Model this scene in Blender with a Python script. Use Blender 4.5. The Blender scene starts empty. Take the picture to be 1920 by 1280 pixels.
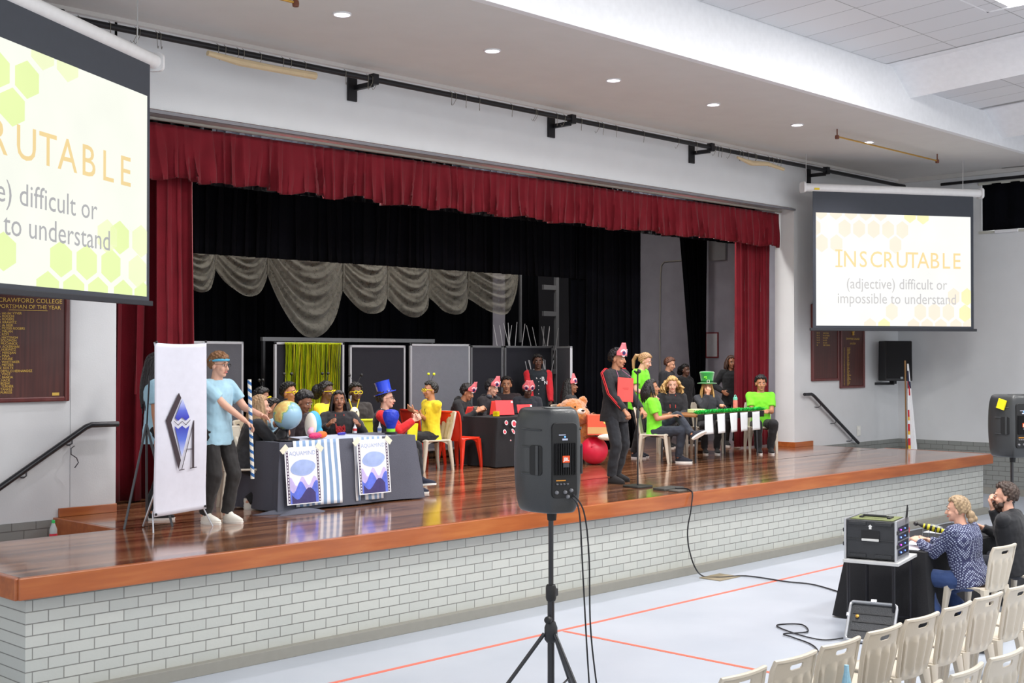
import bpy, math, random
from mathutils import Vector, Matrix, noise
V=Vector; PI=math.pi
random.seed(7)
scn=bpy.context.scene; COL=scn.collection

# ------------------------------------------------------------------ camera, world, lights, exposure
cam=bpy.data.cameras.new('camera'); camo=bpy.data.objects.new('camera',cam); COL.objects.link(camo)
camo.location=(0,-9.185,2.636); camo.rotation_euler=(PI/2+0.0118,0,-0.8002)
cam.sensor_width=36; cam.lens=2389.4/1920*36; cam.clip_end=200
scn.camera=camo
scn.view_settings.view_transform='Standard'; scn.view_settings.look='None'
scn.view_settings.exposure=0.38; scn.view_settings.gamma=1; scn.view_settings.use_curve_mapping=False
w=bpy.data.worlds.new('hall_world'); scn.world=w; w.use_nodes=True
w.node_tree.nodes['Background'].inputs[0].default_value=(.97,.98,1,1)
w.node_tree.nodes['Background'].inputs[1].default_value=1.0
def area(name,loc,size,power,target=None,col=(1,1,1),sy=None):
    l=bpy.data.lights.new(name,'AREA'); l.energy=power; l.color=col; l.size=size
    if sy: l.shape='RECTANGLE'; l.size_y=sy
    o=bpy.data.objects.new(name,l); COL.objects.link(o); o.location=loc
    if target is not None: o.rotation_euler=(V(target)-V(loc)).to_track_quat('-Z','Y').to_euler()
    return o
# fluorescent panels over the audience (the panels themselves are built with the ceiling)
PANELS=[(8.6,-3.6),(11.9,-3.6),(15.35,-2.8),(8.6,-7.6),(12.4,-7.6),(16.2,-7.2)]
for i,(x,y) in enumerate(PANELS): area('panel_light',(x,y,6.93+.058*(-.1-y)-.2),1.1,150,(x,y,0),(1,.98,.95))
# row of round downlights in the soffit over the stage front
DOWN=[8.3+2.22*i for i in range(6)]
for x in DOWN:
    l=bpy.data.lights.new('downlight_beam','SPOT'); l.energy=150; l.spot_size=2.2; l.spot_blend=.8; l.shadow_soft_size=.09; l.color=(1,.95,1)
    o=bpy.data.objects.new('downlight_beam',l); COL.objects.link(o); o.location=(x,1.35,6.12)
# unseen battens behind the pelmet; rear row added to top-light swags and boards
for x in (9.5,13.4,17.3): area('stage_batten_light',(x,4.0,5.6),1.6,110,(x,4.6,1),(1,.97,.93),.3); area('rear_fill_light',(x,5.7,5.8),1.6,34,(x,7.2,3.2),(1,.95,.88),.2)

# ------------------------------------------------------------------ colours and materials
def lin(c):
    return tuple(((x/255)/12.92 if x/255<=.04045 else ((x/255+.055)/1.055)**2.4) for x in c)+(1,)
MC={}
def mat(c,rough=.6,metal=0,bump=0,bscale=40,var=0,vscale=3,emit=0,spec=.5,coat=0,alpha=1,sheen=0,trans=0,stretch=None,name=None):
    key=(c,rough,metal,bump,bscale,var,vscale,emit,spec,coat,alpha,sheen,trans,stretch)
    if key in MC: return MC[key]
    m=bpy.data.materials.new(name or 'mat_%d_%d_%d'%c); m.use_nodes=True; nt=m.node_tree; n=nt.nodes; L=nt.links
    b=n['Principled BSDF']; b.inputs['Base Color'].default_value=lin(c); b.inputs['Roughness'].default_value=rough
    b.inputs['Metallic'].default_value=metal; b.inputs['Specular IOR Level'].default_value=spec
    if coat: b.inputs['Coat Weight'].default_value=coat; b.inputs['Coat Roughness'].default_value=.08
    if sheen: b.inputs['Sheen Weight'].default_value=sheen
    if trans: b.inputs['Transmission Weight'].default_value=trans
    if alpha<1: b.inputs['Alpha'].default_value=alpha
    if emit: b.inputs['Emission Color'].default_value=lin(c); b.inputs['Emission Strength'].default_value=emit
    tc=None
    def coord(scale):
        t=n.new('ShaderNodeTexCoord'); mp=n.new('ShaderNodeMapping'); L.new(t.outputs['Object'],mp.inputs[0])
        if stretch: mp.inputs['Scale'].default_value=stretch
        x=n.new('ShaderNodeTexNoise'); x.inputs['Scale'].default_value=scale; x.inputs['Detail'].default_value=4; L.new(mp.outputs[0],x.inputs['Vector']); return x
    # every material is procedural: a gentle noise always varies the colour
    v=var or .03
    x=coord(vscale if var else 12); r=n.new('ShaderNodeMapRange'); L.new(x.outputs['Fac'],r.inputs[0])
    r.inputs[1].default_value=.3; r.inputs[2].default_value=.7; r.inputs[3].default_value=1-v; r.inputs[4].default_value=1+v
    mm=n.new('ShaderNodeMix'); mm.data_type='RGBA'; mm.blend_type='MULTIPLY'; mm.inputs[0].default_value=1
    mm.inputs[6].default_value=lin(c); L.new(r.outputs[0],mm.inputs[7]); L.new(mm.outputs[2],b.inputs['Base Color'])
    if bump:
        x=coord(bscale); bp=n.new('ShaderNodeBump'); bp.inputs['Strength'].default_value=bump; bp.inputs['Distance'].default_value=.02
        L.new(x.outputs['Fac'],bp.inputs['Height']); L.new(bp.outputs[0],b.inputs['Normal'])
    MC[key]=m; return m
def nodemat(name):
    m=bpy.data.materials.new(name); m.use_nodes=True; nt=m.node_tree; return m,nt.nodes,nt.links,nt.nodes['Principled BSDF']
def math_(n,L,op,a,b=None):
    x=n.new('ShaderNodeMath'); x.operation=op
    for i,v in enumerate((a,b)):
        if v is None: continue
        if isinstance(v,(int,float)): x.inputs[i].default_value=v
        else: L.new(v,x.inputs[i])
    return x.outputs[0]
def brickmat(name,axis,c1,c2,cm,bw=.25,rh=.09):
    m,n,L,b=nodemat(name)
    t=n.new('ShaderNodeTexCoord'); s=n.new('ShaderNodeSeparateXYZ'); L.new(t.outputs['Object'],s.inputs[0])
    c=n.new('ShaderNodeCombineXYZ'); L.new(s.outputs[axis],c.inputs[0]); L.new(s.outputs[2],c.inputs[1])
    br=n.new('ShaderNodeTexBrick'); L.new(c.outputs[0],br.inputs['Vector'])
    br.inputs['Color1'].default_value=lin(c1); br.inputs['Color2'].default_value=lin(c2); br.inputs['Mortar'].default_value=lin(cm)
    br.inputs['Scale'].default_value=1; br.inputs['Mortar Size'].default_value=.0045; br.inputs['Mortar Smooth'].default_value=.3
    br.inputs['Brick Width'].default_value=bw; br.inputs['Row Height'].default_value=rh
    L.new(br.outputs['Color'],b.inputs['Base Color']); b.inputs['Roughness'].default_value=.45
    nz=n.new('ShaderNodeTexNoise'); nz.inputs['Scale'].default_value=35; L.new(t.outputs['Object'],nz.inputs['Vector'])
    h=math_(n,L,'SUBTRACT',math_(n,L,'MULTIPLY',nz.outputs['Fac'],.25),br.outputs['Fac'])
    bp=n.new('ShaderNodeBump'); bp.inputs['Strength'].default_value=.9; bp.inputs['Distance'].default_value=.006
    L.new(h,bp.inputs['Height']); L.new(bp.outputs[0],b.inputs['Normal'])
    return m
def woodmat(name,cols,plank,axis,rough=.2,streak=18,coat=.5,var=.5):
    # planks run along `axis` (0=x,1=y,2=z); plank = width across
    m,n,L,b=nodemat(name)
    t=n.new('ShaderNodeTexCoord'); s=n.new('ShaderNodeSeparateXYZ'); L.new(t.outputs['Object'],s.inputs[0])
    if plank:
        c=n.new('ShaderNodeCombineXYZ'); L.new(s.outputs[axis],c.inputs[0]); L.new(s.outputs[1-axis] if axis<2 else s.outputs[0],c.inputs[1])
        br=n.new('ShaderNodeTexBrick'); L.new(c.outputs[0],br.inputs['Vector']); br.inputs['Scale'].default_value=1
        br.inputs['Color1'].default_value=(0,0,0,1); br.inputs['Color2'].default_value=(1,1,1,1); br.inputs['Mortar'].default_value=(.1,.1,.1,1)
        br.inputs['Mortar Size'].default_value=.0012; br.inputs['Brick Width'].default_value=2.3; br.inputs['Row Height'].default_value=plank; br.offset=.37
        base=math_(n,L,'MULTIPLY',br.outputs['Color'],var)
    else: base=math_(n,L,'MULTIPLY',s.outputs[0],0)
    mp=n.new('ShaderNodeMapping'); L.new(t.outputs['Object'],mp.inputs[0])
    sc=[streak]*3; sc[axis]=1.0; mp.inputs['Scale'].default_value=sc
    nz=n.new('ShaderNodeTexNoise'); nz.inputs['Scale'].default_value=1.3; nz.inputs['Detail'].default_value=6; L.new(mp.outputs[0],nz.inputs['Vector'])
    f=math_(n,L,'ADD',base,math_(n,L,'MULTIPLY',nz.outputs['Fac'],1-var))
    r=n.new('ShaderNodeValToRGB'); L.new(f,r.inputs[0]); e=r.color_ramp.elements
    e[0].position=.15; e[0].color=lin(cols[0]); e[1].position=.85; e[1].color=lin(cols[-1])
    for i,cc in enumerate(cols[1:-1]):
        x=e.new(.15+.7*(i+1)/(len(cols)-1)); x.color=lin(cc)
    L.new(r.outputs[0],b.inputs['Base Color']); b.inputs['Roughness'].default_value=rough
    b.inputs['Coat Weight'].default_value=coat; b.inputs['Coat Roughness'].default_value=.09
    return m

# ------------------------------------------------------------------ mesh builder
class MB:
    def __init__(s): s.v=[]; s.f=[]; s.m=[]
    def add(s,vs,fs,m=0,M=None):
        o=len(s.v)
        s.v+=[(M@V(p)) if M is not None else V(p) for p in vs]
        s.f+=[tuple(i+o for i in f) for f in fs]; s.m+=[m]*len(fs); return s
    def box(s,c,d,m=0,M=None,taper=1):
        x,y,z=[a/2 for a in d]; c=V(c)
        vs=[c+V((sx*x*(taper if sz>0 else 1),sy*y*(taper if sz>0 else 1),sz*z)) for sz in (-1,1) for sx,sy in ((-1,-1),(1,-1),(1,1),(-1,1))]
        return s.add(vs,[(3,2,1,0),(4,5,6,7),(0,1,5,4),(1,2,6,5),(2,3,7,6),(3,0,4,7)],m,M)
    def rbox(s,c,d,r,m=0,M=None,seg=3,axis=2):
        # box with rounded vertical (axis) edges
        a,b=[i for i in range(3) if i!=axis]; hx,hy,hz=d[a]/2,d[b]/2,d[axis]/2
        pts=[]
        for cx,cy,a0 in ((hx-r,hy-r,0),(-hx+r,hy-r,90),(-hx+r,-hy+r,180),(hx-r,-hy+r,270)):
            for k in range(seg+1):
                t=math.radians(a0+90*k/seg); pts.append((cx+r*math.cos(t),cy+r*math.sin(t)))
        n=len(pts); vs=[]
        for h in (-hz,hz):
            for p in pts:
                q=[0,0,0]; q[a]=p[0]; q[b]=p[1]; q[axis]=h; vs.append(V(q)+V(c))
        fs=[tuple(range(n))[::-1],tuple(range(n,2*n))]+[(i,(i+1)%n,n+(i+1)%n,n+i) for i in range(n)]
        return s.add(vs,fs,m,M)
    def cap(s,p0,r0,p1,r1,n=12,m=0,M=None,flat=None,round0=True,round1=True):
        # tapered capsule; flat=(axis vector, factor) squashes across that axis
        p0=V(p0); p1=V(p1); d=(p1-p0); ln=d.length
        if ln<1e-6: d=V((0,0,1))
        d.normalize(); u=d.orthogonal().normalized() if flat is None else None
        if flat is not None:
            u=V(flat[0]); u=(u-d*u.dot(d)).normalized()
        v=d.cross(u); k=flat[1] if flat is not None else 1
        rings=[]
        if round0:
            for a in (75,45,20): rings.append((p0-d*r0*math.sin(math.radians(a)),r0*math.cos(math.radians(a))))
        rings.append((p0,r0)); rings.append((p1,r1))
        if round1:
            for a in (20,45,75): rings.append((p1+d*r1*math.sin(math.radians(a)),r1*math.cos(math.radians(a))))
        return s.loft([[c+u*(r*k*math.cos(2*PI*i/n))+v*(r*math.sin(2*PI*i/n)) for i in range(n)] for c,r in rings],m,M)
    def loft(s,rings,m=0,M=None,caps=True,closed=True):
        n=len(rings[0]); vs=[p for r in rings for p in r]; fs=[]
        for k in range(len(rings)-1):
            for i in range(n if closed else n-1):
                j=(i+1)%n; fs.append((k*n+i,k*n+j,(k+1)*n+j,(k+1)*n+i))
        if caps: fs.append(tuple(range(n))[::-1]); fs.append(tuple(range((len(rings)-1)*n,len(rings)*n)))
        return s.add(vs,fs,m,M)
    def ell(s,c,r,m=0,M=None,nu=14,nv=9,R=None):
        if not hasattr(r,'__len__'): r=(r,r,r)
        c=V(c); rings=[]
        for j in range(nv):
            t=PI*(j+.35)/(nv-.3) if 0 else PI*(.06+.88*j/(nv-1))
            ring=[]
            for i in range(nu):
                p=2*PI*i/nu; q=V((r[0]*math.sin(t)*math.cos(p),r[1]*math.sin(t)*math.sin(p),-r[2]*math.cos(t)))
                if R is not None: q=R@q
                ring.append(c+q)
            rings.append(ring)
        return s.loft(rings,m,M)
    def tube(s,pts,r,n=8,m=0,M=None,caps=True):
        pts=[V(p) for p in pts]; rings=[]; N=len(pts); u=None
        rr=r if hasattr(r,'__len__') else [r]*N
        for i,p in enumerate(pts):
            d=(pts[min(i+1,N-1)]-pts[max(i-1,0)]).normalized()
            if u is None: u=d.orthogonal().normalized()
            else: u=(u-d*u.dot(d)).normalized()
            v=d.cross(u); rings.append([p+(u*math.cos(2*PI*k/n)+v*math.sin(2*PI*k/n))*rr[i] for k in range(n)])
        return s.loft(rings,m,M,caps)
    def lathe(s,prof,c=(0,0,0),n=24,m=0,M=None,caps=True):
        c=V(c); return s.loft([[c+V((r*math.cos(2*PI*i/n),r*math.sin(2*PI*i/n),z)) for i in range(n)] for r,z in prof],m,M,caps)
    def grid(s,fn,nu,nv,m=0,M=None,skip=None,flip=False):
        vs=[fn(i/nu,j/nv) for j in range(nv+1) for i in range(nu+1)]; fs=[]
        for j in range(nv):
            for i in range(nu):
                if skip and skip((i+.5)/nu,(j+.5)/nv): continue
                a=j*(nu+1)+i; q=(a,a+1,a+nu+2,a+nu+1); fs.append(q[::-1] if flip else q)
        mi=m
        if callable(m):
            o=len(s.v); s.add(vs,fs,0,M); k=len(fs); idx=0
            for j in range(nv):
                for i in range(nu):
                    if skip and skip((i+.5)/nu,(j+.5)/nv): continue
                    s.m[-k+idx]=m((i+.5)/nu,(j+.5)/nv); idx+=1
            return s
        return s.add(vs,fs,mi,M)
    def poly(s,pts,depth=.002,m=0,M=None):
        # pts in xz plane, extruded along -y by depth
        n=len(pts); vs=[V((x,0,z)) for x,z in pts]+[V((x,-depth,z)) for x,z in pts]
        fs=[tuple(range(n))[::-1],tuple(range(n,2*n))]+[(i,(i+1)%n,n+(i+1)%n,n+i) for i in range(n)]
        # front must face -y
        return s.add(vs,fs,m,M)
    def text(s,t,size,m=0,M=None,align='LEFT',wx=1.0,bold=0,depth=.001):
        vs,fs=textmesh(t,bold); a=0
        xs=[p.x for p in vs] or [0]
        if align=='CENTER': a=(min(xs)+max(xs))/2
        T=Matrix.Diagonal((size*wx,size,size,1))@Matrix.Translation((-a,0,0))
        R=Matrix.Rotation(PI/2,4,'X')   # text stands in the xz plane, reads from -y
        MM=(M if M is not None else Matrix())@R@T
        return s.add(vs,fs,m,MM)
    def build(s,name,mats,parent=None,smooth=True,angle=40,bevel=0,loc=(0,0,0),rot=(0,0,0),solid=0,subd=0,offset=-1):
        me=bpy.data.meshes.new(name); me.from_pydata([tuple(p) for p in s.v],[],s.f)
        if not isinstance(mats,(list,tuple)): mats=[mats]
        for q in mats: me.materials.append(q)
        for p,i in zip(me.polygons,s.m): p.material_index=i
        if smooth: me.shade_smooth(); me.set_sharp_from_angle(angle=math.radians(angle))
        o=bpy.data.objects.new(name,me); COL.objects.link(o); o.location=loc; o.rotation_euler=rot
        if parent: o.parent=parent
        if subd: md=o.modifiers.new('sub','SUBSURF'); md.levels=md.render_levels=subd
        if solid: md=o.modifiers.new('solid','SOLIDIFY'); md.thickness=solid; md.offset=offset
        if bevel: md=o.modifiers.new('bevel','BEVEL'); md.width=bevel; md.segments=2; md.limit_method='ANGLE'; md.angle_limit=math.radians(50)
        return o
TMP=bpy.data.scenes.new('workbench'); TVL=TMP.view_layers[0]
def evald(o):
    TMP.collection.objects.link(o); TVL.update(); dg=TVL.depsgraph; dg.update()
    m=bpy.data.meshes.new_from_object(o.evaluated_get(dg)); return m
TC={}
def textmesh(t,bold=0):
    k=(t,bold)
    if k in TC: return TC[k]
    c=bpy.data.curves.new('t','FONT'); c.body=t; c.size=1; c.offset=bold; c.resolution_u=3
    o=bpy.data.objects.new('t',c); me=evald(o)
    r=([v.co.copy() for v in me.vertices],[tuple(p.vertices) for p in me.polygons])
    bpy.data.objects.remove(o); bpy.data.meshes.remove(me); TC[k]=r; return r
def bake(mb,name,mats,parent,voxel=.008,smooth=3,wob=0,wscale=6,matfn=None,fac=.5):
    """weld the overlapping forms of mb into one continuous skin"""
    me=bpy.data.meshes.new(name); me.from_pydata([tuple(p) for p in mb.v],[],mb.f)
    o=bpy.data.objects.new(name,me)
    md=o.modifiers.new('r','REMESH'); md.mode='VOXEL'; md.voxel_size=voxel
    if smooth: s=o.modifiers.new('s','SMOOTH'); s.iterations=smooth; s.factor=fac
    m2=evald(o)
    bpy.data.objects.remove(o); bpy.data.meshes.remove(me); m2.name=name
    if wob:
        new=[]
        for v in m2.vertices:
            q=v.co*wscale; new.extend(v.co+v.normal*((noise.noise(q)+.5*noise.noise(q*2.3))*wob))
        m2.vertices.foreach_set('co',new); m2.update()
    m2.materials.clear()
    if not isinstance(mats,(list,tuple)): mats=[mats]
    for q in mats: m2.materials.append(q)
    if matfn:
        for p in m2.polygons: p.material_index=matfn(p.center)
    m2.shade_smooth()
    o=bpy.data.objects.new(name,m2); COL.objects.link(o)
    if parent: o.parent=parent
    return o

# ------------------------------------------------------------------ object bookkeeping
def tag(o,label=None,cat=None,group=None,kind=None):
    if label: o['label']=label
    if cat: o['category']=cat
    if group: o['group']=group
    if kind: o['kind']=kind
    return o
def thing(name,label,cat,loc=(0,0,0),rz=0,group=None):
    o=bpy.data.objects.new(name,None); COL.objects.link(o); o.location=loc; o.rotation_euler=(0,0,rz); o.empty_display_size=.1
    return tag(o,label,cat,group)
def struct(name,mb,mats,**k): return tag(mb.build(name,mats,**k),kind='structure')
def dup(root,loc,rz,label=None,group=None):
    r=root.copy(); COL.objects.link(r); r.location=loc; r.rotation_euler=(0,0,rz)
    if label: r['label']=label
    if group: r['group']=group
    for ch in list(root.children):
        c=ch.copy(); COL.objects.link(c); c.parent=r
        for g in list(ch.children):
            d=g.copy(); COL.objects.link(d); d.parent=c
    return r
def az(deg): return -math.radians(deg)     # compass azimuth (0 = upstage, 90 = stage right in the picture) -> z rotation

# ------------------------------------------------------------------ room shell
WALL=mat((212,214,216),.7,bump=.05,bscale=60,var=.02,name='wall_paint')
CEIL=mat((208,206,203),.8,var=.02,name='ceiling_paint')
WHITE=mat((226,227,230),.6,name='white_paint')
BRX=brickmat('brick_x',0,(190,192,186),(181,184,179),(128,128,124))  # joints are painted over; the darker mortar colour holds their shadow
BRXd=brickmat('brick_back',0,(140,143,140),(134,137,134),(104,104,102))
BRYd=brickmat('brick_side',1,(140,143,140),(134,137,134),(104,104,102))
BASE=mat((140,138,130),.6,name='base_grey')
STAGE=woodmat('stage_boards',[(92,56,38),(124,80,54),(146,98,68),(168,120,88)],.085,0,rough=.16,coat=.6,var=.7)
NOSE=woodmat('nosing_wood',[(138,70,34),(164,88,44),(188,116,62)],0,0,rough=.28,streak=10,coat=.3,var=0)
m,n,L,b=nodemat('hall_floor'); t=n.new('ShaderNodeTexCoord'); nz=n.new('ShaderNodeTexNoise'); nz.inputs['Scale'].default_value=.9; nz.inputs['Detail'].default_value=8
L.new(t.outputs['Object'],nz.inputs['Vector']); r=n.new('ShaderNodeValToRGB'); L.new(nz.outputs['Fac'],r.inputs[0])
r.color_ramp.elements[0].position=.3; r.color_ramp.elements[0].color=lin((170,177,188)); r.color_ramp.elements[1].position=.7; r.color_ramp.elements[1].color=lin((182,188,198))
L.new(r.outputs[0],b.inputs['Base Color']); b.inputs['Roughness'].default_value=.33; FLOOR=m
struct('floor',MB().box((10,-4,-.05),(34,16,.1)).box((13.4,6.3,-.05),(20,5,.1)),FLOOR,smooth=False)
LINE=mat((226,108,84),.4,name='court_line')
struct('trim_1',MB().box((10,-.955,.0015),(34,.045,.003)),LINE,smooth=False)
struct('trim_2',MB().box((9.15,-6.5,.0015),(.045,11,.003)),LINE,smooth=False)
# proscenium wall (y=3.2 .. 3.6) with the opening x 6.75..20.08, z 1..5.3
YP=3.2
struct('wall_back',MB().box((4.1,3.4,3.6),(5.3,.4,5.24)).box((22.05,3.4,3.6),(3.94,.4,5.24)).box((13.4,3.4,5.78),(13.36,.4,.92)),WALL,smooth=False)
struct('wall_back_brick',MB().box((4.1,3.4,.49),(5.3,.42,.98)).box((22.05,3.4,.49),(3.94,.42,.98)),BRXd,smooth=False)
struct('trim_3',MB().box((13.4,3.188,5.29),(13.4,.03,.035)),mat((120,120,126),.5),smooth=False)
struct('baseboard_left',MB().box((6.42,3.18,1.045),(.62,.03,.09)).box((6.735,3.4,1.045),(.03,.46,.09)),NOSE,smooth=False,bevel=.004)
struct('baseboard_right',MB().box((20.36,3.18,1.045),(.62,.03,.09)).box((20.07,3.4,1.045),(.03,.46,.09)),NOSE,smooth=False,bevel=.004)
struct('trim_9',MB().box((6.24,3.199,2.6),(.006,.004,3.3)),mat((170,172,176),.7),smooth=False)
# right-hand hall wall x = 24 with its high dark-curtained window
struct('wall_right',MB().box((24.1,-5.275,3.0),(.2,13.45,4.04)).box((24.1,2.425,3.6),(.2,1.95,5.24)).box((24.1,-5.275,6.15),(.2,13.45,.3)),WALL,smooth=False)
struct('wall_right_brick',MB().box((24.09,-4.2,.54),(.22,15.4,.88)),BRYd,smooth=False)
struct('baseboard_side',MB().box((23.96,-4.2,.06),(.04,15.4,.12)),BASE,smooth=False)
wf=MB()
wf.box((24.0,-2.2,5.03),(.06,7.4,.05)); wf.box((24.0,-2.2,5.97),(.06,7.4,.05))
struct('window_1',wf,mat((190,190,180),.5),smooth=False)
struct('window_1_sill',MB().box((23.99,.95,5.03),(.1,.45,.06)),WHITE,smooth=False,bevel=.01)
# stage wings (grey), seen between the curtains
WING=mat((158,156,168),.8,var=.08,name='wing_paint')
struct('wall_stage_side',MB().box((20.7,5.9,3.5),(.2,4.6,5.6)),WING,smooth=False)
struct('wall_stage_rear',MB().box((13.4,8.5,3.5),(16,.2,5.6)),mat((34,34,40),.9,name='rear_paint'),smooth=False)
struct('wall_stage_left',MB().box((6.4,5.9,3.5),(.2,4.6,5.6)),WING,smooth=False)
struct('ceiling_stage',MB().box((13.4,6.0,6.35),(15,5.0,.1)),mat((60,60,62),.8),smooth=False)
# ceiling: soffit z 6.22 in front of the stage, bulkhead, then the raised tile field
struct('ceiling',MB().box((13.5,1.75,6.27),(23,3.7,.1)),CEIL,smooth=False)
struct('trim_4',MB().box((13.5,3.17,6.2),(23,.06,.05)),CEIL,smooth=False)
struct('trim_5',MB().box((23.97,1.5,6.18),(.1,4.4,.08)).box((23.93,-3,6.27),(.16,8,.1)),CEIL,smooth=False)
sl=.058
def tz(y,z0): return z0+sl*(-.1-y)
TILE,n,L,b=nodemat('ceiling_tile'); t=n.new('ShaderNodeTexCoord'); sp=n.new('ShaderNodeSeparateXYZ'); L.new(t.outputs['Object'],sp.inputs[0])
c=n.new('ShaderNodeCombineXYZ'); L.new(sp.outputs[0],c.inputs[0]); L.new(sp.outputs[1],c.inputs[1])
br=n.new('ShaderNodeTexBrick'); L.new(c.outputs[0],br.inputs['Vector']); br.offset=0
for k,cc in (('Color1',(212,212,214)),('Color2',(206,206,209)),('Mortar',(150,150,150))): br.inputs[k].default_value=lin(cc)
br.inputs['Scale'].default_value=1; br.inputs['Mortar Size'].default_value=.007; br.inputs['Brick Width'].default_value=.6; br.inputs['Row Height'].default_value=1.2
L.new(br.outputs['Color'],b.inputs['Base Color']); b.inputs['Roughness'].default_value=.8
def slab(x0,x1,y0,y1,z0,m,name):
    mb=MB(); vs=[(x,y,tz(y,z0)+dz) for dz in (0,.06) for x,y in ((x0,y0),(x1,y0),(x1,y1),(x0,y1))]
    mb.add(vs,[(0,1,2,3),(7,6,5,4),(0,4,5,1),(1,5,6,2),(2,6,7,3),(3,7,4,0)]); return struct(name,mb,m,smooth=False)
slab(-4,17.25,-12,-.12,6.93,TILE,'ceiling_tiles_left')
slab(18.5,20.5,-12,-.1,6.71,TILE,'ceiling_tiles_middle')
slab(21.95,24,-12,-.1,6.5,TILE,'ceiling_tiles_right')
# white bulkhead: long vertical face plus the stepped beams that run towards the audience
def beam(x0,x1,zl,zr,name,drop=None):
    mb=MB(); rings=[]
    prof=[(x0,zl+.05),(x0,zl),(x0+.25,zl-.0),(x0+(x1-x0)*.55,min(zl,zr)-.17),(x1-.2,zr-.0),(x1,zr),(x1,zr+.3),(x0,zl+.3)]
    for y in (-.09,-12): rings.append([V((x,y,tz(y,z))) for x,z in prof])
    return struct(name,mb.loft(rings),WHITE,angle=25)
struct('ceiling_bulkhead',MB().box((13.5,-.06,6.64),(23,.1,.86)),WHITE,smooth=False)
beam(17.2,18.65,6.93,6.71,'ceiling_beam_middle'); beam(20.35,22.05,6.71,6.5,'ceiling_beam_right')

# ------------------------------------------------------------------ stage
st=MB(); st.box((12.62,.95,.92),(16.75,1.95,.16)); st.box((13.4,5.2,.92),(14.6,6.6,.16))
struct('stage_floor',st,STAGE,smooth=False)
struct('trim_6',MB().box((12.62,-.02,.92),(16.82,.06,.165)).box((4.215,.95,.92),(.06,1.96,.165)).box((21.02,.95,.92),(.06,1.96,.165)),NOSE,smooth=False,bevel=.008)
struct('trim_7',MB().box((6.085,2.58,.9),(.05,1.3,.2)).box((20.72,2.58,.9),(.05,1.3,.2)),NOSE,smooth=False,bevel=.005)
struct('wall_stage_front',MB().box((12.62,.16,.46),(16.6,.16,.72)).box((4.38,1.0,.46),(.12,1.7,.72)).box((20.86,1.0,.46),(.12,1.7,.72)),BRX,smooth=False)
struct('trim_8',MB().box((12.62,.12,.83),(16.66,.18,.02)),BASE,smooth=False)
struct('baseboard_front',MB().box((12.62,.1,.05),(16.7,.2,.1)).box((4.35,1,.05),(.2,1.8,.1)),BASE,smooth=False,bevel=.004)
for sgn,x0 in ((-1,6.05),(1,20.78)):
    s_=MB()
    for k in range(4): s_.box((x0+sgn*(.15+.28*k),2.58,(.8-.2*k)/2),(.28,1.2,.8-.2*k))
    struct('stage_steps',s_,NOSE,smooth=False,bevel=.006)

# ceiling light panels, downlights
for i,(x,y) in enumerate(PANELS):
    z=tz(y,6.93)
    lab=['square fluorescent ceiling panel nearest the left end of the white bulkhead','square fluorescent ceiling panel over the court line near the bulkhead','bright square ceiling light at the top right corner','square ceiling panel far back over the left audience','square ceiling panel far back over the middle audience','square ceiling panel far back over the right audience'][i]
    t=thing('ceiling_light',lab,'light',(x,y,z),0,'ceiling light panels')
    f=MB()
    for a,bb,c_,d in ((0,.6,1.24,.04),(0,-.6,1.24,.04),(.6,0,.04,1.24),(-.6,0,.04,1.24)): f.box((a,bb,-.02),(c_,d,.03))
    f.build('frame',WHITE,t,smooth=False); MB().box((0,0,-.012),(1.17,1.17,.012)).build('diffuser',mat((255,253,248),.5,emit=6),t,smooth=False)
names=['leftmost','second from the left','third from the left','third from the right','second from the right','rightmost']
for i,x in enumerate(DOWN):
    t=thing('downlight','round recessed downlight in the soffit above the stage, %s of six'%names[i],'light',(x,1.35,6.22),0,'recessed downlights over the stage')
    MB().lathe([(.1,0),(.1,-.012),(.085,-.014),(.08,-.004)],n=24,caps=False).build('rim',WHITE,t)
    MB().lathe([(.001,-.006),(.08,-.006)],n=24,caps=False).build('lamp_glass',mat((250,240,255),.3,emit=7),t)
# ------------------------------------------------------------------ curtains
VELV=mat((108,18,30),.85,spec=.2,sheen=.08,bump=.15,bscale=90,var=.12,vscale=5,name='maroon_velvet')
VELVD=mat((94,13,25),.9,spec=.15,sheen=.05,bump=.15,bscale=90,var=.12,vscale=5,name='maroon_velvet_shaded')  # darker copy of the velvet: the left curtain's shade is put into its colour
BLK=mat((7,8,13),.98,spec=.08,bump=.1,bscale=80,var=.25,vscale=2,name='black_drape')
def drape(name,x0,x1,y,z0,z1,wl,amp,m,label,seed=0,top=.35,hem=.0,nv=10,group=None,xs=None,kind=None):
    """hanging cloth in the xz plane; folds of width ~wl get deeper towards the hem; xs(v)->(xa,xb) narrows it"""
    nu=max(24,int((x1-x0)/wl*9)); mb=MB()
    def fn(u,v):
        a,bb=(x0,x1) if xs is None else xs(v)
        q=u*(x1-x0)/wl*2*PI; ph=q+4.2*noise.noise(V((u*(x1-x0)/wl*.33,seed,v*.35)))+1.5*noise.noise(V((u*(x1-x0)/wl*.9,seed+4,v*.9)))
        k=top+(1-top)*(1-v)
        A=amp*k*(.7+1.1*noise.noise(V((u*(x1-x0)*1.7/wl*.3,seed+9,v*.7))))
        z=z0+(z1-z0)*v-hem*(1-v)*(.5+noise.noise(V((u*(x1-x0)*2.5,seed,3.3))))
        return V((a+(bb-a)*u+.12*wl*math.sin(ph*2+1)*k, y+A*math.sin(ph)+.3*A*math.sin(2.3*ph+seed),z))
    mb.grid(fn,nu,nv)
    o=mb.build(name,m,angle=80,solid=.012)
    return tag(o,label,'curtain',group,kind)
drape('valance',6.82,20.02,3.47,4.665,5.23,.16,.062,VELV,'long gathered maroon velvet valance across the top of the stage opening',3,.22,.07,10)
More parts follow.
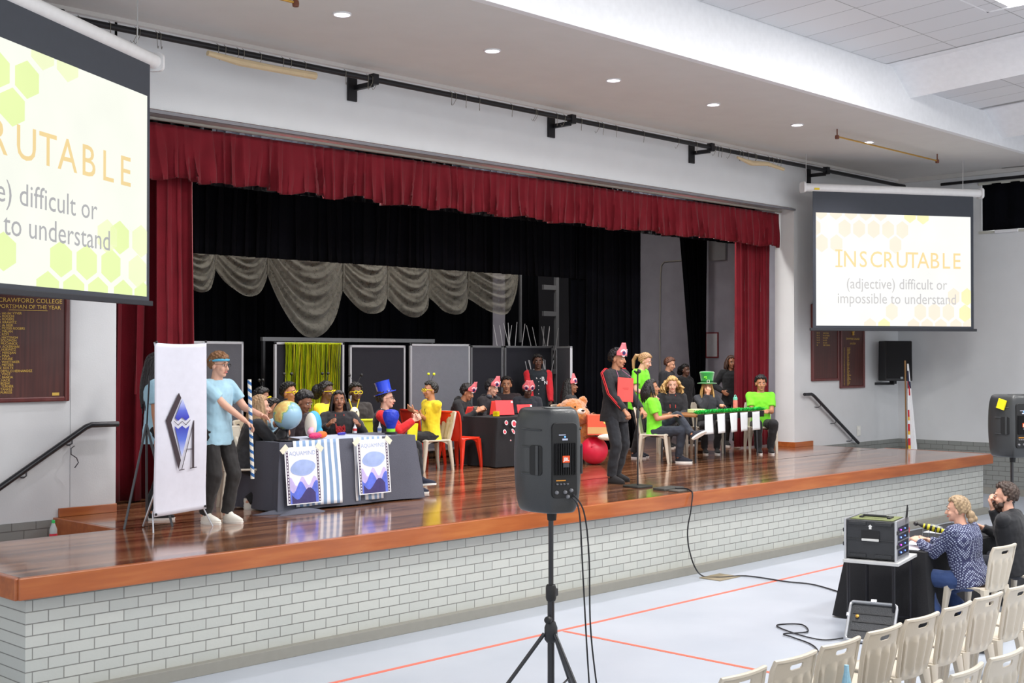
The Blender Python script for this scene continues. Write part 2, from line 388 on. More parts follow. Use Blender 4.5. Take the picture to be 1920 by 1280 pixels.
t=MB(); t.box((13.4,3.42,5.262),(13.2,.04,.03)); tag(t.build('curtain_track',mat((150,146,138),.5),smooth=False),'thin pale curtain track above the maroon valance','rail')
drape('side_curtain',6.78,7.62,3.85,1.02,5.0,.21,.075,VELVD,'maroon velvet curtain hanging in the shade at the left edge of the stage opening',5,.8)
drape('side_curtain',7.5,7.98,3.68,1.02,5.0,.16,.06,VELV,'narrow fold of maroon curtain behind the white banner, nearest the stage centre on the left',8,.8)
drape('side_curtain',19.0,20.06,3.72,1.03,5.0,.125,.05,VELV,'maroon velvet side curtain at the right end of the stage',11,.8)
drape('black_border',7.2,20.4,4.25,4.72,6.29,.2,.05,BLK,'black fabric border hanging just behind the maroon valance',13,.7)
drape('black_border',7.2,16.4,5.0,3.95,6.29,.2,.05,BLK,'deep black pelmet above the grey gauze swags',17,.7)
drape('wing_drape',16.05,17.98,5.05,1.02,6.29,.19,.06,BLK,'tall black leg curtain behind the standing speaker in the black tracksuit',19,.8)
drape('wing_drape',19.4,21.6,5.42,1.02,6.29,.2,.05,BLK,'black curtain drawn in towards the floor, left of the right maroon curtain',23,.8,
      xs=lambda v:(19.42+.75*(1-v)**.8*(1 if v>.25 else 1),20.58-.22*(1-v)))
drape('backdrop_curtain',6.6,16.9,7.75,1.02,6.29,.24,.06,BLK,'wide black backdrop curtain behind the display boards and swags',29,.8)
drape('backdrop_curtain',17.35,18.2,7.8,1.02,6.29,.2,.05,BLK,'black backdrop strip between the grey pillar and the ladder frame',31,.8)
tag(MB().box((17.1,7.9,3.5),(.36,.25,5)).build('pillar',WING,smooth=False),kind='structure')

# gauze swags (festoon blind)
GZ,n,L,b=nodemat('gauze'); b.inputs['Base Color'].default_value=lin((122,118,108)); b.inputs['Roughness'].default_value=.7
b.inputs['Sheen Weight'].default_value=.4
t=n.new('ShaderNodeTexCoord'); nz=n.new('ShaderNodeTexNoise'); nz.inputs['Scale'].default_value=14; L.new(t.outputs['Object'],nz.inputs['Vector'])
r=n.new('ShaderNodeMapRange'); L.new(nz.outputs['Fac'],r.inputs[0]); r.inputs[1].default_value=.35; r.inputs[2].default_value=.7; r.inputs[3].default_value=.55; r.inputs[4].default_value=.8
L.new(r.outputs[0],b.inputs['Alpha'])
cus=[(8.9,3.85),(9.71,3.86),(10.4,3.92),(11.32,3.88),(12.77,3.69),(13.7,3.59),(14.63,3.64),(15.55,3.65),(16.83,4.12)]
bot=[3.5,3.56,3.53,2.93,3.33,3.29,3.36,3.38]
fes=thing('festoon_blind','grey see-through gauze festoon blind gathered into eight swags above the display boards','curtain',(0,7.0,0))
names=['swag']*8
for i in range(8):
    (xa,za),(xb,zb)=cus[i],cus[i+1]; zt=4.75
    if i==0: xa,za=9.0,3.8
    if i==1: continue_=0
    def fn(u,v,xa=xa,za=za,xb=xb,zb=zb,zl=bot[i],i=i):
        edge=za+(zb-za)*u; drop=(edge-zl)*(1-abs(2*u-1)**2.2)
        zbm=edge-drop; z=zbm+(zt-zbm)*v**.8
        sag=(1-abs(2*u-1)**2); w=math.sin((v**.7)*40+4*noise.noise(V((u*2,i*3.1,v*2)))+5*sag)+.6*math.sin(v*83+7*sag+i)
        puff=.2*sag*(1-v)**.5+.022*w*(.3+sag)*(1.1-v*.7)+.02*math.sin(u*50+i)*(v*.6)
        return V((xa+(xb-xa)*u,-puff,z))
    MB().grid(fn,30,150).build('swag',GZ,fes,angle=80)
    MB().tube([(xa,-.01,za),(xa+.01,-.02,(za+zt)/2),(xa,0,zt)],.022,6).build('gather_cord',GZ,fes)
# ------------------------------------------------------------------ curtain pipe on wall brackets
PIPE=mat((28,28,32),.45,metal=.4,name='pipe_black'); WIRE=mat((120,115,105),.4,metal=.8)
pp=thing('curtain_pipe','long black steel pipe running along the wall above the stage just under the soffit','rail',(0,2.85,6.02))
MB().tube([(3.2,0,0),(23.6,0,0)],.035,10).build('pipe',PIPE,pp)
for x in (5.9,9.95,13.6,17.0,20.6):
    k=MB(); k.box((x-.05,.33,-.08),(.14,.03,.3)); k.box((x,.18,-.06),(.06,.34,.06)); k.box((x+.02,0,.0),(.09,.1,.13)); k.build('bracket',PIPE,pp,bevel=.005,smooth=False)
hk=MB(); random.seed(4)
hx=[random.uniform(5.5,20) for _ in range(48)]
for x in hx:
    s=random.choice((-1,1))*.02
    k=MB(); k.tube([(x,0,.05),(x,-.04,.02),(x,-.035,-.05),(x+s,-.01,-.11),(x+s*1.6,0,-.13),(x+s*2.2,.01,-.1)],.0035,5); k.build('hook',WIRE,pp)
GOLD=mat((196,152,70),.4,metal=.6,name='brass')
RCL=mat((206,186,150),.8,bump=.3)
t=MB(); t.tube([(7.6,2.8,5.93),(8.0,2.8,5.9),(8.5,2.8,5.9),(9.05,2.8,5.91)],[.03,.045,.04,.045],8); tag(t.build('rolled_cloth',RCL),'rolled cream cloth tied under the black pipe near the left screen','cloth')
t=MB(); t.tube([(17.7,2.8,5.93),(18.1,2.8,5.88),(18.6,2.8,5.92),(19.1,2.8,5.88)],[.02,.045,.035,.03],8); tag(t.build('rolled_cloth',RCL),'bunched cream cloth hanging under the black pipe near the right screen','cloth')
def rod(x0,x1,y,label):
    t=thing('brass_rod',label,'rod',(0,0,0)); MB().tube([(x0,y,6.1),(x1,y,6.1)],.014,8).build('rod',GOLD,t)
    for x in (x0,x1): MB().tube([(x,y,6.09),(x,y,6.22)],.01,6).lathe([(.03,6.06),(.035,6.09),(.03,6.12)],(x,y,0),12).build('finial',mat((110,60,40),.5),t)
rod(17.95,21.4,1.1,'thin brass rod under the soffit above the right screen'); rod(5.3,7.45,1.0,'end of a thin brass rod under the soffit at the top edge of the photo')

# ------------------------------------------------------------------ projection screens
SCB=mat((62,66,74),.8,name='screen_border'); CASE=mat((225,225,226),.35,name='screen_case')
HEX=[mat((255,228,196),.5,emit=.0),]
SLM={}
def slidem(c):
    # projected picture: the screen surface glows in the colour of the slide
    if c in SLM: return SLM[c]
    m,n,L,b=nodemat('slide_%d_%d_%d'%c); b.inputs['Base Color'].default_value=(.04,.04,.04,1); b.inputs['Roughness'].default_value=.9; b.inputs['Specular IOR Level'].default_value=.1
    t=n.new('ShaderNodeTexCoord'); x=n.new('ShaderNodeTexNoise'); x.inputs['Scale'].default_value=1.5; L.new(t.outputs['Object'],x.inputs['Vector'])
    r=n.new('ShaderNodeMapRange'); L.new(x.outputs['Fac'],r.inputs[0]); r.inputs[3].default_value=.74; r.inputs[4].default_value=.84
    b.inputs['Emission Color'].default_value=lin(c); L.new(r.outputs[0],b.inputs['Emission Strength']); SLM[c]=m; return m
def slide_mats(g):
    bg=(250,250,246) if not g else (246,248,236)
    return [slidem(bg),slidem((255,240,220) if not g else (230,246,172)),slidem((252,222,160) if not g else (240,212,150)),slidem((200,198,198) if not g else (172,172,174)),slidem((254,246,190) if not g else (240,247,200))]
def screen(p0,p1,label,green):
    # p0/p1: plan positions of the two ends of the case seen from the hall (left, right)
    p0=V(p0); p1=V(p1); d=p1-p0; W=d.length; rz=math.atan2(d.y,d.x)
    t=thing('projection_screen',label,'screen',(p0.x,p0.y,0),rz,'projection screens')
    zt=5.68
    c=MB(); c.cap((0,0,zt-.07),.075,(W,0,zt-.07),.075,16,round0=False,round1=False); c.rbox((-.01,0,zt-.07),(.04,.19,.19),.05,axis=0); c.rbox((W+.01,0,zt-.07),(.04,.19,.19),.05,axis=0)
    c.build('case',CASE,t); MB().box((.22,-.076,zt-.1),(.1,.004,.035)).build('sticker',mat((226,200,40),.5),t,smooth=False)
    a,bb=.16,W-.16; zi=5.17+(.05 if green else 0); zb=3.125+(.05 if green else 0)
    MB().box(((a+bb)/2,-.03,(zt-.1+zb)/2),(bb-a,.006,zt-.1-zb)).build('fabric',SCB,t,smooth=False)
    MB().box(((a+bb)/2,-.03,zb-.01),(bb-a+.12,.03,.05)).build('bottom_bar',mat((44,46,52),.5),t,smooth=False,bevel=.006)
    x0,x1=a+.06,bb-.06; z0=zb+.055; Hh=zi-z0; Ww=x1-x0
    s=MB(); s.box(((x0+x1)/2,-.035,(z0+zi)/2),(Ww,.004,Hh),0)
    def hexa(cx,cy,R,mi):
        pts=[(cx+Ww*.0435*math.sin(PI/3*k),cy+Hh*.081*math.cos(PI/3*k)) for k in range(6)]
        # clip to slide
        def clip(P,f,inter):
            o=[]
            for i in range(len(P)):
                A,B=P[i],P[(i+1)%len(P)]; fa,fb=f(A),f(B)
                if fa>=0: o.append(A)
                if (fa>=0)!=(fb>=0): q=fa/(fa-fb); o.append((A[0]+(B[0]-A[0])*q,A[1]+(B[1]-A[1])*q))
            return o
        for f in (lambda p:p[0]-x0,lambda p:x1-p[0],lambda p:p[1]-z0,lambda p:zi-p[1]):
            pts=clip(pts,f,None)
            if not pts: return
        s.poly(pts[::-1],.0015,mi,Matrix.Translation((0,-.0372,0)))
    R=Ww*.0455; sx=Ww*.0925; sy=Hh*.148
    X=lambda f:x0+f*Ww; Z=lambda f:zi-f*Hh
    # hexagon honeycomb of the slide: two bands top left, one bottom right
    for f in (0.03,.125,.22,.315,.41): hexa(X(f),Z(-.02),R,1)
    hexa(X(.60),Z(-.01),R,4); hexa(X(.685),Z(0.0),R,4)
    for f in (-.01,.18,.272,.365,.458,.55): hexa(X(f),Z(.135),R,1)
    for f in (.035,.128,.505): hexa(X(f),Z(.27),R,1)
    for f in (.885,): hexa(X(f),Z(.73),R,1)
    hexa(X(.975),Z(.73),R,4); hexa(X(.835),Z(.735),R*.0+R,4) if green else None
    for f in (.48,.665,.757,.85,): hexa(X(f),Z(.87),R,1)
    hexa(X(.96),Z(.88),R,4)
    for f in (.34,.43,.62,.71,.80,.90,.985): hexa(X(f),Z(1.01),R,1 if f>.55 or f<.4 else 4)
    s.build('slide',slide_mats(green),t,smooth=False)
    tx=MB(); MT=Matrix.Translation((X(.517),-.0405,Z(.475)))
    # title with widely spaced hand-drawn capitals
    word='INSCRUTABLE'; fx=[.135,.205,.29,.372,.455,.54,.61,.677,.755,.83,.9]
    for ch,f in zip(word,fx): tx.text(ch,Hh*.205,2,Matrix.Translation((X(f+.008),-.0405,Z(.475))),'CENTER',.9*(1.25 if green else 1),.002)
    tx.box((X(.143),-.0405,Z(.475)+.003),(Ww*.045,.001,Hh*.014),2); tx.box((X(.143),-.0405,Z(.475)+Hh*.145),(Ww*.045,.001,Hh*.014),2)
    tx.build('slide_title',slide_mats(green),t,smooth=False); tx=MB()
    tx.text('(adjective) difficult or',Hh*.135,3,Matrix.Translation((X(.517),-.0405,Z(.668))),'CENTER',.87*(1.25 if green else 1))
    tx.build('slide_text_line',slide_mats(green),t,smooth=False); tx=MB()
    tx.text('impossible to understand',Hh*.135,3,Matrix.Translation((X(.517),-.0405,Z(.80))),'CENTER',.87*(1.25 if green else 1))
    tx.build('slide_text_line',slide_mats(green),t,smooth=False)
    for x in (.05,W-.35): MB().tube([(x,0,zt),(x,0,6.2)],.006,6).build('hanging_cable',mat((190,190,190),.4,metal=.5),t)
    return t
screen((19.62,2.72),(22.62,.87),'right projection screen with the whole slide visible, hanging in the corner',False)
screen((2.49,-.25),(6.70,2.35),'left projection screen with yellow-green hexagons, cut by the edge of the photo',True)

# ------------------------------------------------------------------ honour boards
BW=woodmat('board_wood',[(52,22,20),(74,34,30),(92,44,38)],0,2,rough=.45,streak=30,coat=.1,var=0)
BF=woodmat('board_frame',[(70,24,24),(96,38,36),(110,48,44)],0,2,rough=.35,streak=12,coat=.3,var=0)
GLD=mat((214,176,84),.45,metal=.3,name='gold_letters')
def board(x0,x1,z0,z1,label,lines,fw=.05):
    t=thing('honours_board',label,'sign',((x0+x1)/2,YP-.001,(z0+z1)/2),0,'wooden honours boards')
    W=x1-x0;H=z1-z0
    MB().box((0,-.015,0),(W-.02,.03,H-.02)).build('panel',BW,t,smooth=False)
    f=MB()
    for s in (-1,1): f.box((s*(W/2-fw/2),-.025,0),(fw,.05,H)); f.box((0,-.025,s*(H/2-fw/2)),(W-2*fw,.05,fw))
    f.build('frame',BF,t,smooth=False,bevel=.012)
    g=MB()
    for (tx,x,z,s,al,wx,bd) in lines: g.text(tx,s,0,Matrix.Translation((x-(x0+x1)/2,-.0335,z-(z0+z1)/2)),al,wx,bd)
    return t,g
nm=['R. van der VYVER','A. ROCCHI','A. ROGERS','D. KRAWITZ','Z. de BEER','R. MOSSIS ROGERS','R. MALAN','R. ROM','B. HATTINGH','J. SOLOMON','J. MUCHNICK','D. ACKERMAN','S. HURWITZ','C. MERDJAN','A. MAJA','C. FOURIE','B. WHITTAKER','K. METZER','W. NOLTE','J. DEFILLO HERNANDEZ','R. VOGT','C. BANDA','L. HACK','J. BIZJAK','L. TURNER','J. TANKLE','J. PURKISS']
L1=[('CRAWFORD COLLEGE',5.8,3.175,.062,'CENTER',1.05,.0),('SPORTSMAN OF THE YEAR',5.78,3.115,.055,'CENTER',1.02,.0)]
for i,q in enumerate(nm): L1.append((q,5.47,3.055-i*.0302,.034,'LEFT',.95,.01))
t,g=board(4.9,6.21,2.18,3.42,'large wooden honours board with gold names on the wall under the left screen',L1)
g.box((.22,-.0335,3.098-2.8),(.4,.001,.005)); g.box((.51,-.0335,2.225-2.8+.03),(.075,.001,.03)); g.build('gold_lettering',GLD,t,smooth=False)
L2=[('%02d - %02d'%(a,a+1) if k<5 else '%02d'%a,20.8,3.06-k*.045,.035,'LEFT',1,.02) for k,a in enumerate((88,90,92,94,96,98))]+[('HEAD PUPILS'if k==0 else s,21.02,3.06-k*.045,.035,'LEFT',1,.02) for k,s in enumerate(('M. SIDE TEMBLE','P.R. DU PLESSIS','D.N. LINDE','D.N. SITE','B.N. JOYS','TERRY STRONG'))]
t,g=board(20.64,21.6,2.18,3.6,'mostly blank wooden honours board under the right screen',L2)
g.build('gold_lettering',GLD,t,smooth=False)
random.seed(9); S='ABCDEGHJKLMNPRSTVW'
L3=[('CRAWFORD COLLEGE',22.12,2.96,.05,'CENTER',1,.01),('LA LUCIA',22.12,2.87,.05,'CENTER',1,.01)]
for k in range(28): 
    L3.append(('%02d'%(72+k) if k<28 else '',21.78,2.79-k*.026,.026,'LEFT',1,.02)); L3.append((''.join(random.choice(S) for _ in range(random.randint(4,8))),21.9,2.79-k*.026,.026,'LEFT',1,.02))
t,g=board(21.66,22.57,2.03,3.6,'wooden honours board with a long gold name list under the right screen',L3)
g.lathe([(.001,0),(.03,.02),(.02,.05),(.035,.08),(.001,.09)],(0,-.04,.22),8)
g.build('gold_lettering',GLD,t,smooth=False)

# ------------------------------------------------------------------ handrails, switch, hook
RB=mat((24,24,30),.35,coat=.3,name='rail_black'); CH=mat((170,170,175),.25,metal=1,name='chrome')
def rail(pts,br,label):
    t=thing('handrail',label,'handrail',(0,0,0)); MB().tube(pts,.03,12).build('rail',RB,t)
    for x,z in br: MB().tube([(x,3.19,z-.1),(x,3.14,z-.1),(x+.01,3.1,z-.08),(x+.01,3.1,z-.01)],.008,6).lathe([(.03,0),(.03,.008)],(x,3.195,z-.1),10).build('bracket',mat((80,80,84),.4,metal=.6),t)
rail([(6.72,3.1,1.93),(6.42,3.1,1.93),(6.36,3.1,1.91),(4.6,3.1,.82)],[(6.2,1.83),(5.72,1.53),(5.0,1.09)],'black round handrail sloping down the wall on the left below the large honours board')
rail([(20.26,3.1,1.95),(20.5,3.1,1.95),(20.58,3.1,1.92),(22.2,3.1,.98)],[(20.8,1.8),(21.35,1.48),(21.95,1.12)],'black handrail sloping down the wall on the right below the two honours boards')
t=MB(); t.tube([(6.25,3.13,1.72),(6.2,3.1,1.7),(6.2,3.1,1.64),(6.26,3.1,1.6),(6.28,3.1,1.55),(6.24,3.1,1.5)],.006,6); tag(t.build('wire_hook',mat((90,90,95),.4,metal=.8)),'wire hook hanging from the bracket of the left handrail','hook')
t=thing('light_switch','white double switch plate on the wall right of the right handrail','switch',(22.38,3.195,1.2))
MB().box((0,-.006,0),(.12,.014,.19)).build('plate',mat((232,232,226),.4),t,bevel=.004,smooth=False); MB().box((0,-.016,.04),(.05,.01,.05)).build('switch_button',mat((240,240,236),.4),t,smooth=False)
t=thing('wall_notice','small white sheet with a red border on the grey wing wall','sign',(20.585,5.35,2.86))
MB().box((0,0,0),(.012,.3,.5)).build('frame',mat((120,30,36),.5),t,smooth=False); MB().box((-.009,0,0),(.004,.25,.45)).build('paper',mat((196,196,202),.6),t,smooth=False)
t=MB(); t.tube([(20.57,5.9,4.55),(20.57,6.5,4.55),(20.57,6.58,4.48),(20.57,6.6,4.3),(20.57,6.62,3.2),(20.57,6.6,1.1)],.012,6); tag(t.build('conduit',mat((170,166,158),.5)),'pale conduit pipe bending down the grey wing wall','pipe')
tag(MB().box((20.56,5.2,4.75),(.06,.4,.5)).build('wall_box',mat((150,150,155),.5),bevel=.01,smooth=False),'grey box high on the wing wall beside the right maroon curtain','box')
# corner loudspeaker, flag
t=thing('wall_speaker','black loudspeaker on a swivel bracket in the corner under the right screen','speaker',(23.2,2.85,2.55),math.radians(-38))
MB().box((0,.0,0),(.56,.34,.78),taper=.97).build('cabinet',mat((34,34,38),.6),t,bevel=.015,smooth=False)
MB().box((0,-.178,.02),(.52,.012,.72)).build('grille',mat((24,24,27),.9,bump=.6,bscale=200),t,smooth=False); MB().box((.05,-.186,-.33),(.05,.004,.04)).build('badge',mat((150,160,165),.4),t,smooth=False)
k=MB(); k.box((-.38,.2,-.2),(.03,.05,.5)); k.box((-.17,.2,-.45),(.46,.06,.05)); k.box((0,.1,-.42),(.06,.2,.06)); k.box((-.4,.3,-.1),(.1,.2,.3)); k.build('bracket',PIPE,t,smooth=False)
FW=[mat((228,228,230),.7,bump=.2,bscale=6,name='flag_white'),mat((186,24,38),.7),mat((26,30,60),.7),mat((214,166,50),.7),mat((30,30,34),.7)]
t=thing('flag','white, red and dark flag furled on a leaning pole in the corner on the right','flag',(22.36,2.15,.0))
MB().tube([(.06,.06,0),(.11,.12,2.56)],.016,8).build('pole',mat((150,110,60),.4),t)
def fm(u,v):
    if v>.93: return 0
    if v>.8: return 2 if u<.62 else 0
    if v>.66: return 1 if u<.3+(.8-v)*4 and u>(.8-v)*2 else (2 if v>.74 else 0)
    if u<.22 and v<.5: return (1,0,3,1)[int(v*26)%4]
    if .22<=u<.4 and v<.4: return (4,0,1,0,0,0)[int(v*31+u*9)%6]
    return 0
MB().grid(lambda u,v:V((-.13*(1-v*.8)+.3*u*(1-v*.82)+.03*v,-.06-.05*(1-v)*math.sin(u*14)*.8+.08*v,.78+v*1.72)),26,52,fm).build('flag_cloth',FW,t,angle=80,solid=.008)
# ------------------------------------------------------------------ display boards
WF=mat((196,198,204),.4,metal=.3,name='alu_frame'); GF=mat((120,122,126),.5,metal=.3,name='grey_frame')
def dboard(p0,p1,top,label,board,frame,bottom=1.12,tilt=0):
    p0=V(p0);p1=V(p1);d=p1-p0;W=d.length; t=thing('display_board',label,'display board',(p0.x,p0.y,1),math.atan2(d.y,d.x),'display boards across the back of the stage')
    H=top-1
    if board: MB().box((W/2,0,(H+.14)/2),(W-.04,.025,H-.16)).build('board',board,t,smooth=False)
    f=MB(); q=.035
    f.box((q/2,0,H/2),(q,.04,H)); f.box((W-q/2,0,H/2),(q,.04,H)); f.box((W/2,0,H-q/2),(W,.04,q)); f.box((W/2,0,.14),(W,.04,q)); f.build('frame',frame,t,smooth=False,bevel=.003)
    for x in (q/2,W-q/2): MB().box((x,0,.015),(.05,.4,.03)).build('foot',frame,t,smooth=False,bevel=.005)
    return t
g1=mat((98,100,108),.9,bump=.3,bscale=200,name='board_grey'); g2=mat((34,35,44),.9,bump=.3,bscale=200,name='board_black'); g3=mat((128,131,140),.9,bump=.3,bscale=200,name='board_light_grey')
dboard((9.15,5.9),(10.21,6.0),2.845,'grey display board in a white frame behind the standing boy in pale blue',g1,WF)
bee=dboard((10.74,6),(12.0,6),2.845,'display board with a white frame behind the lime tinsel',g2,WF)
dboard((12.11,6),(13.26,6.05),2.81,'black display board in a white frame right of the lime tinsel',g2,WF)
dboard((13.32,6),(14.63,6),2.84,'light grey display board behind the boy in yellow with arms folded',g3,WF)
dboard((14.65,6),(15.4,6),2.82,'narrow black display board between the light grey board and the black board with grey frame',g2,GF)
dboard((15.45,6),(16.66,6),2.82,'black display board in a grey frame behind the person in the varsity jacket',g2,GF)
dboard((16.66,5.88),(16.04,5.0),2.81,'display board turned nearly edge-on with a bright white post, left of the black leg curtain',g1,WF)
pf=thing('portal_frame','empty dark grey metal frame standing behind the lime tinsel board','frame',(0,6.9,1))
for a in (11.1,12.2): pass
k=MB(); k.box((12.9,0,1.9),(3.5,.06,.06)); k.build('top_bar',GF,pf,smooth=False)
for x in (11.18,11.75,12.2,14.6): MB().box((x,0,.95),(.04,.05,1.9)).build('post',mat((60,62,66),.5,metal=.3),pf,smooth=False)
# lime tinsel curtain
TI=[mat((206,222,40),.3,metal=.1,name='tinsel_lime'),mat((166,190,26),.3,metal=.15),mat((232,222,60),.25,metal=.1)]
tn=MB(); random.seed(3)
for k in range(230):
    x=10.9+k*.0043+random.uniform(-.006,.006); y=5.93+random.uniform(-.02,.02); w_=random.uniform(.004,.008); zb=random.uniform(1.5,1.75); mi=random.randrange(3); vs=[];N=14
    ph=random.uniform(0,6)
    for j in range(N+1):
        z=2.83-(2.83-zb)*j/N; a=ph*.25+j*.1; dx=w_*math.cos(a); dy=w_*math.sin(a); ox=.006*math.sin(j*.8+ph)
        vs+=[V((x+ox-dx,y-dy,z)),V((x+ox+dx,y+dy,z))]
    tn.add(vs,[(2*j,2*j+1,2*j+3,2*j+2) for j in range(N)],mi)
tn.box((11.39,5.93,2.825),(1.02,.02,.03),0)
tag(tn.build('tinsel_curtain',TI,angle=180),'shiny lime and yellow tinsel curtain hanging in the white frame','tinsel',kind='stuff')
# ladder frame and twigs behind the boards
lf=thing('ladder_frame','pale grey metal ladder frame standing in the dark behind the display boards','ladder',(18.1,7.2,1))
LG=mat((120,122,126),.5,metal=.2)
MB().box((.0,0,1.75),(.08,.06,3.5)).build('rail',LG,lf,smooth=False)
for z in (1.35,1.8,2.45,2.95): MB().box((-.21,0,z),(.34,.05,.09)).build('rung',LG,lf,smooth=False)
MB().box((-1.0,0,2.7),(.04,.04,1.6)).build('side_post',LG,lf,smooth=False)
TW=mat((206,206,210),.6,bump=.4)
def twigs(loc,h,n_,sp,label,seed):
    random.seed(seed); mb=MB()
    for k in range(n_):
        a=random.uniform(0,6.28); p=V((random.uniform(-.03,.03),random.uniform(-.03,.03),0)); pts=[p.copy()]; dirn=V((math.cos(a)*sp,math.sin(a)*sp,1)).normalized()
        for j in range(6): dirn=(dirn+V((random.uniform(-.22,.22),random.uniform(-.22,.22),.28))).normalized(); p=p+dirn*h/6; pts.append(p.copy())
        mb.tube(pts,[.014-.0015*j for j in range(7)],5)
        for q in (2,3,4): mb.tube([pts[q],pts[q]+V((random.uniform(-.1,.1),random.uniform(-.1,.1),.14))],[.005,.002],4)
    o=mb.build('twig_bunch',TW,loc=loc); return tag(o,label,'branches','white painted twigs among the display boards')
twigs((16.1,6.35,1.0),2.25,9,.03,'left bunch of bare white twigs rising above the narrow black display board',1)
twigs((16.95,6.35,1.0),2.2,7,.03,'right bunch of bare white twigs rising beside the ladder frame',2)
twigs((16.12,5.75,1.0),1.6,8,.02,'bare white twigs standing beside the edge-on display board',5)

# ------------------------------------------------------------------ chairs
PB=mat((196,186,170),.45,bump=.05,var=.03,name='beige_plastic'); PR=mat((222,52,28),.3,coat=.3,var=.03,name='red_plastic'); PL=mat((214,222,44),.3,coat=.3,var=.03,name='lime_plastic')
def make_chair(m,label,solid_back=False,seatm=None):
    t=thing('plastic_chair',label,'chair')
    s=MB(); s.grid(lambda u,v:V(((u-.5)*(.40+.04*v),(v-.5)*.42,.44-.018*math.sin(PI*u)*math.sin(PI*v)+(.01 if v>.9 else 0))),14,14)
    # rolled rim
    pts=[V((x*.2,y,.43)) for x,y in ((-1,-.2),(-1.05,.0),(-1.1,.17))]
    s.tube([(-.2,-.2,.43),(-.21,0,.43),(-.215,.18,.43),(-.19,.215,.43),(.19,.215,.43),(.215,.18,.43),(.21,0,.43),(.2,-.2,.43)],.013,8)
    s.build('seat',m,t,solid=.016,angle=60)
    def back(u,v):
        z=.40+.43*v; w_=.185+.035*min(1,v*1.6)-(.012 if v>.97 else 0); x=(u*2-1)*w_
        y=-.19-.085*v-.03*(1-(u*2-1)**2)*.9
        if not solid_back:
            rib=math.cos((u*2-1)*PI*3.6)
            if abs(u*2-1)<.86 and .06<v<.74: y+=.016*rib*min(1,(.74-v)*8)*min(1,(v-.06)*8)
        if v>.985: y-=.008
        return V((x,y,z))
    skip=(lambda u,v:((u-.5)/.155)**4+((v-.875)/.04)**4<1) if not solid_back else (lambda u,v:False)
    k=MB(); k.grid(back,110,90,skip=skip)
    k.tube([back(0,v/8)+V((0,-.004,0)) for v in range(9)]+[back(u/8,1)+V((0,-.004,0)) for u in range(1,9)]+[back(1,1-v/8)+V((0,-.004,0)) for v in range(1,9)],.011,7)
    k.build('backrest',m,t,solid=.01,angle=50,offset=0)
    for sx in (-1,1):
        for sy in (-1,1):
            top=V((sx*.19,sy*.185,.43)); bot=V((sx*(.225),sy*.235,0)); q=MB(); rings=[]
            for j in range(9):
                f=j/8; c=top.lerp(bot,f)+V((sx*.012*math.sin(PI*f),0,0)); a=.034-.014*f+ .02*(1-f)**3; bb=.03-.012*f
                rings.append([c+V((a*cx,bb*cy,0)) for cx,cy in ((-1,-.6),(-.6,-1),(.6,-1),(1,-.6),(1,.6),(.6,1),(-.6,1),(-1,.6))])
            q.loft(rings[::-1])
            # arch flange running from the leg under the seat rim
            fl=[]
            for j in range(7):
                f=j/6; fl.append([V((sx*(.19-.16*f),sy*.19,.43)),V((sx*(.19-.16*f),sy*.175,.43)),V((sx*(.19-.16*f),sy*.175,.43-.012-.07*(1-f)**2.2)),V((sx*(.19-.16*f),sy*.19,.43-.012-.07*(1-f)**2.2))])
            q.loft(fl)
            fl=[]
            for j in range(7):
                f=j/6; fl.append([V((sx*.2,sy*(.185-.16*f),.43)),V((sx*.185,sy*(.185-.16*f),.43)),V((sx*.185,sy*(.185-.16*f),.43-.012-.07*(1-f)**2.2)),V((sx*.2,sy*(.185-.16*f),.43-.012-.07*(1-f)**2.2))])
            q.loft(fl); q.build('leg',m,t,angle=35)
    return t
G_F='beige plastic chairs in the audience rows'; G_S='plastic chairs on the stage'
ch0=make_chair(PB,'x'); used=[False]
def chair(x,y,a,label,group,z=0,src=None):
    if src is None:
        if not used[0]:
            used[0]=True; ch0.location=(x,y,z); ch0.rotation_euler=(0,0,az(a)); ch0['label']=label; ch0['group']=group; return ch0
        return dup(ch0,(x,y,z),az(a),label,group)
    return dup(src,(x,y,z),az(a),label,group)
ordn=['first','second','third','fourth','fifth','sixth','seventh','eighth','ninth']
for k in range(9):
    lab='empty beige slatted plastic chair, %s from the left in the front audience row'%ordn[k]
    chair(6.16+.545*k+random.uniform(-.015,.015),-4.77,random.uniform(-3,3),lab,G_F)
for k,x in enumerate((6.56,7.1,7.66,8.21)):
    chair(x,-5.65,random.uniform(-3,3),'empty beige plastic chair, %s from the left in the second audience row'%ordn[k],G_F)
chair(12.0,-3.8,4,'beige plastic chair under the woman in the patterned blouse','chairs at the judges table')
chair(13.0,-3.85,2,'beige plastic chair under the bearded man in black','chairs at the judges table')
# ------------------------------------------------------------------ people
SKIN={'fair':mat((222,170,146),.5,var=.04,name='skin_fair'),'light':mat((206,150,120),.5,var=.04,name='skin_light'),'tan':mat((184,128,96),.5,var=.05,name='skin_tan'),'brown':mat((148,98,72),.5,var=.05,name='skin_brown'),'dark':mat((98,66,52),.5,var=.05,name='skin_dark')}
LIPS={'fair':(196,112,104),'light':(180,104,94),'tan':(140,80,70),'brown':(112,60,54),'dark':(86,50,48)}
def cloth(c,b=.35): return mat(c,.85,bump=b,bscale=9,var=.08,vscale=6,sheen=.1)
def hairm(c): return mat(c,.5,bump=.7,bscale=60,var=.3,vscale=20,stretch=(1,1,.25))
EW=mat((214,210,204),.35); EI=mat((30,22,18),.1)
def ik(a,b,l1,l2,hint):
    d=b-a; D=min(d.length,(l1+l2)*.999); dn=d.normalized(); b=a+dn*D
    x=(l1*l1-l2*l2+D*D)/(2*D); h=math.sqrt(max(l1*l1-x*x,0)); hp=(V(hint)-dn*V(hint).dot(dn)).normalized()
    return a+dn*x+hp*h,b
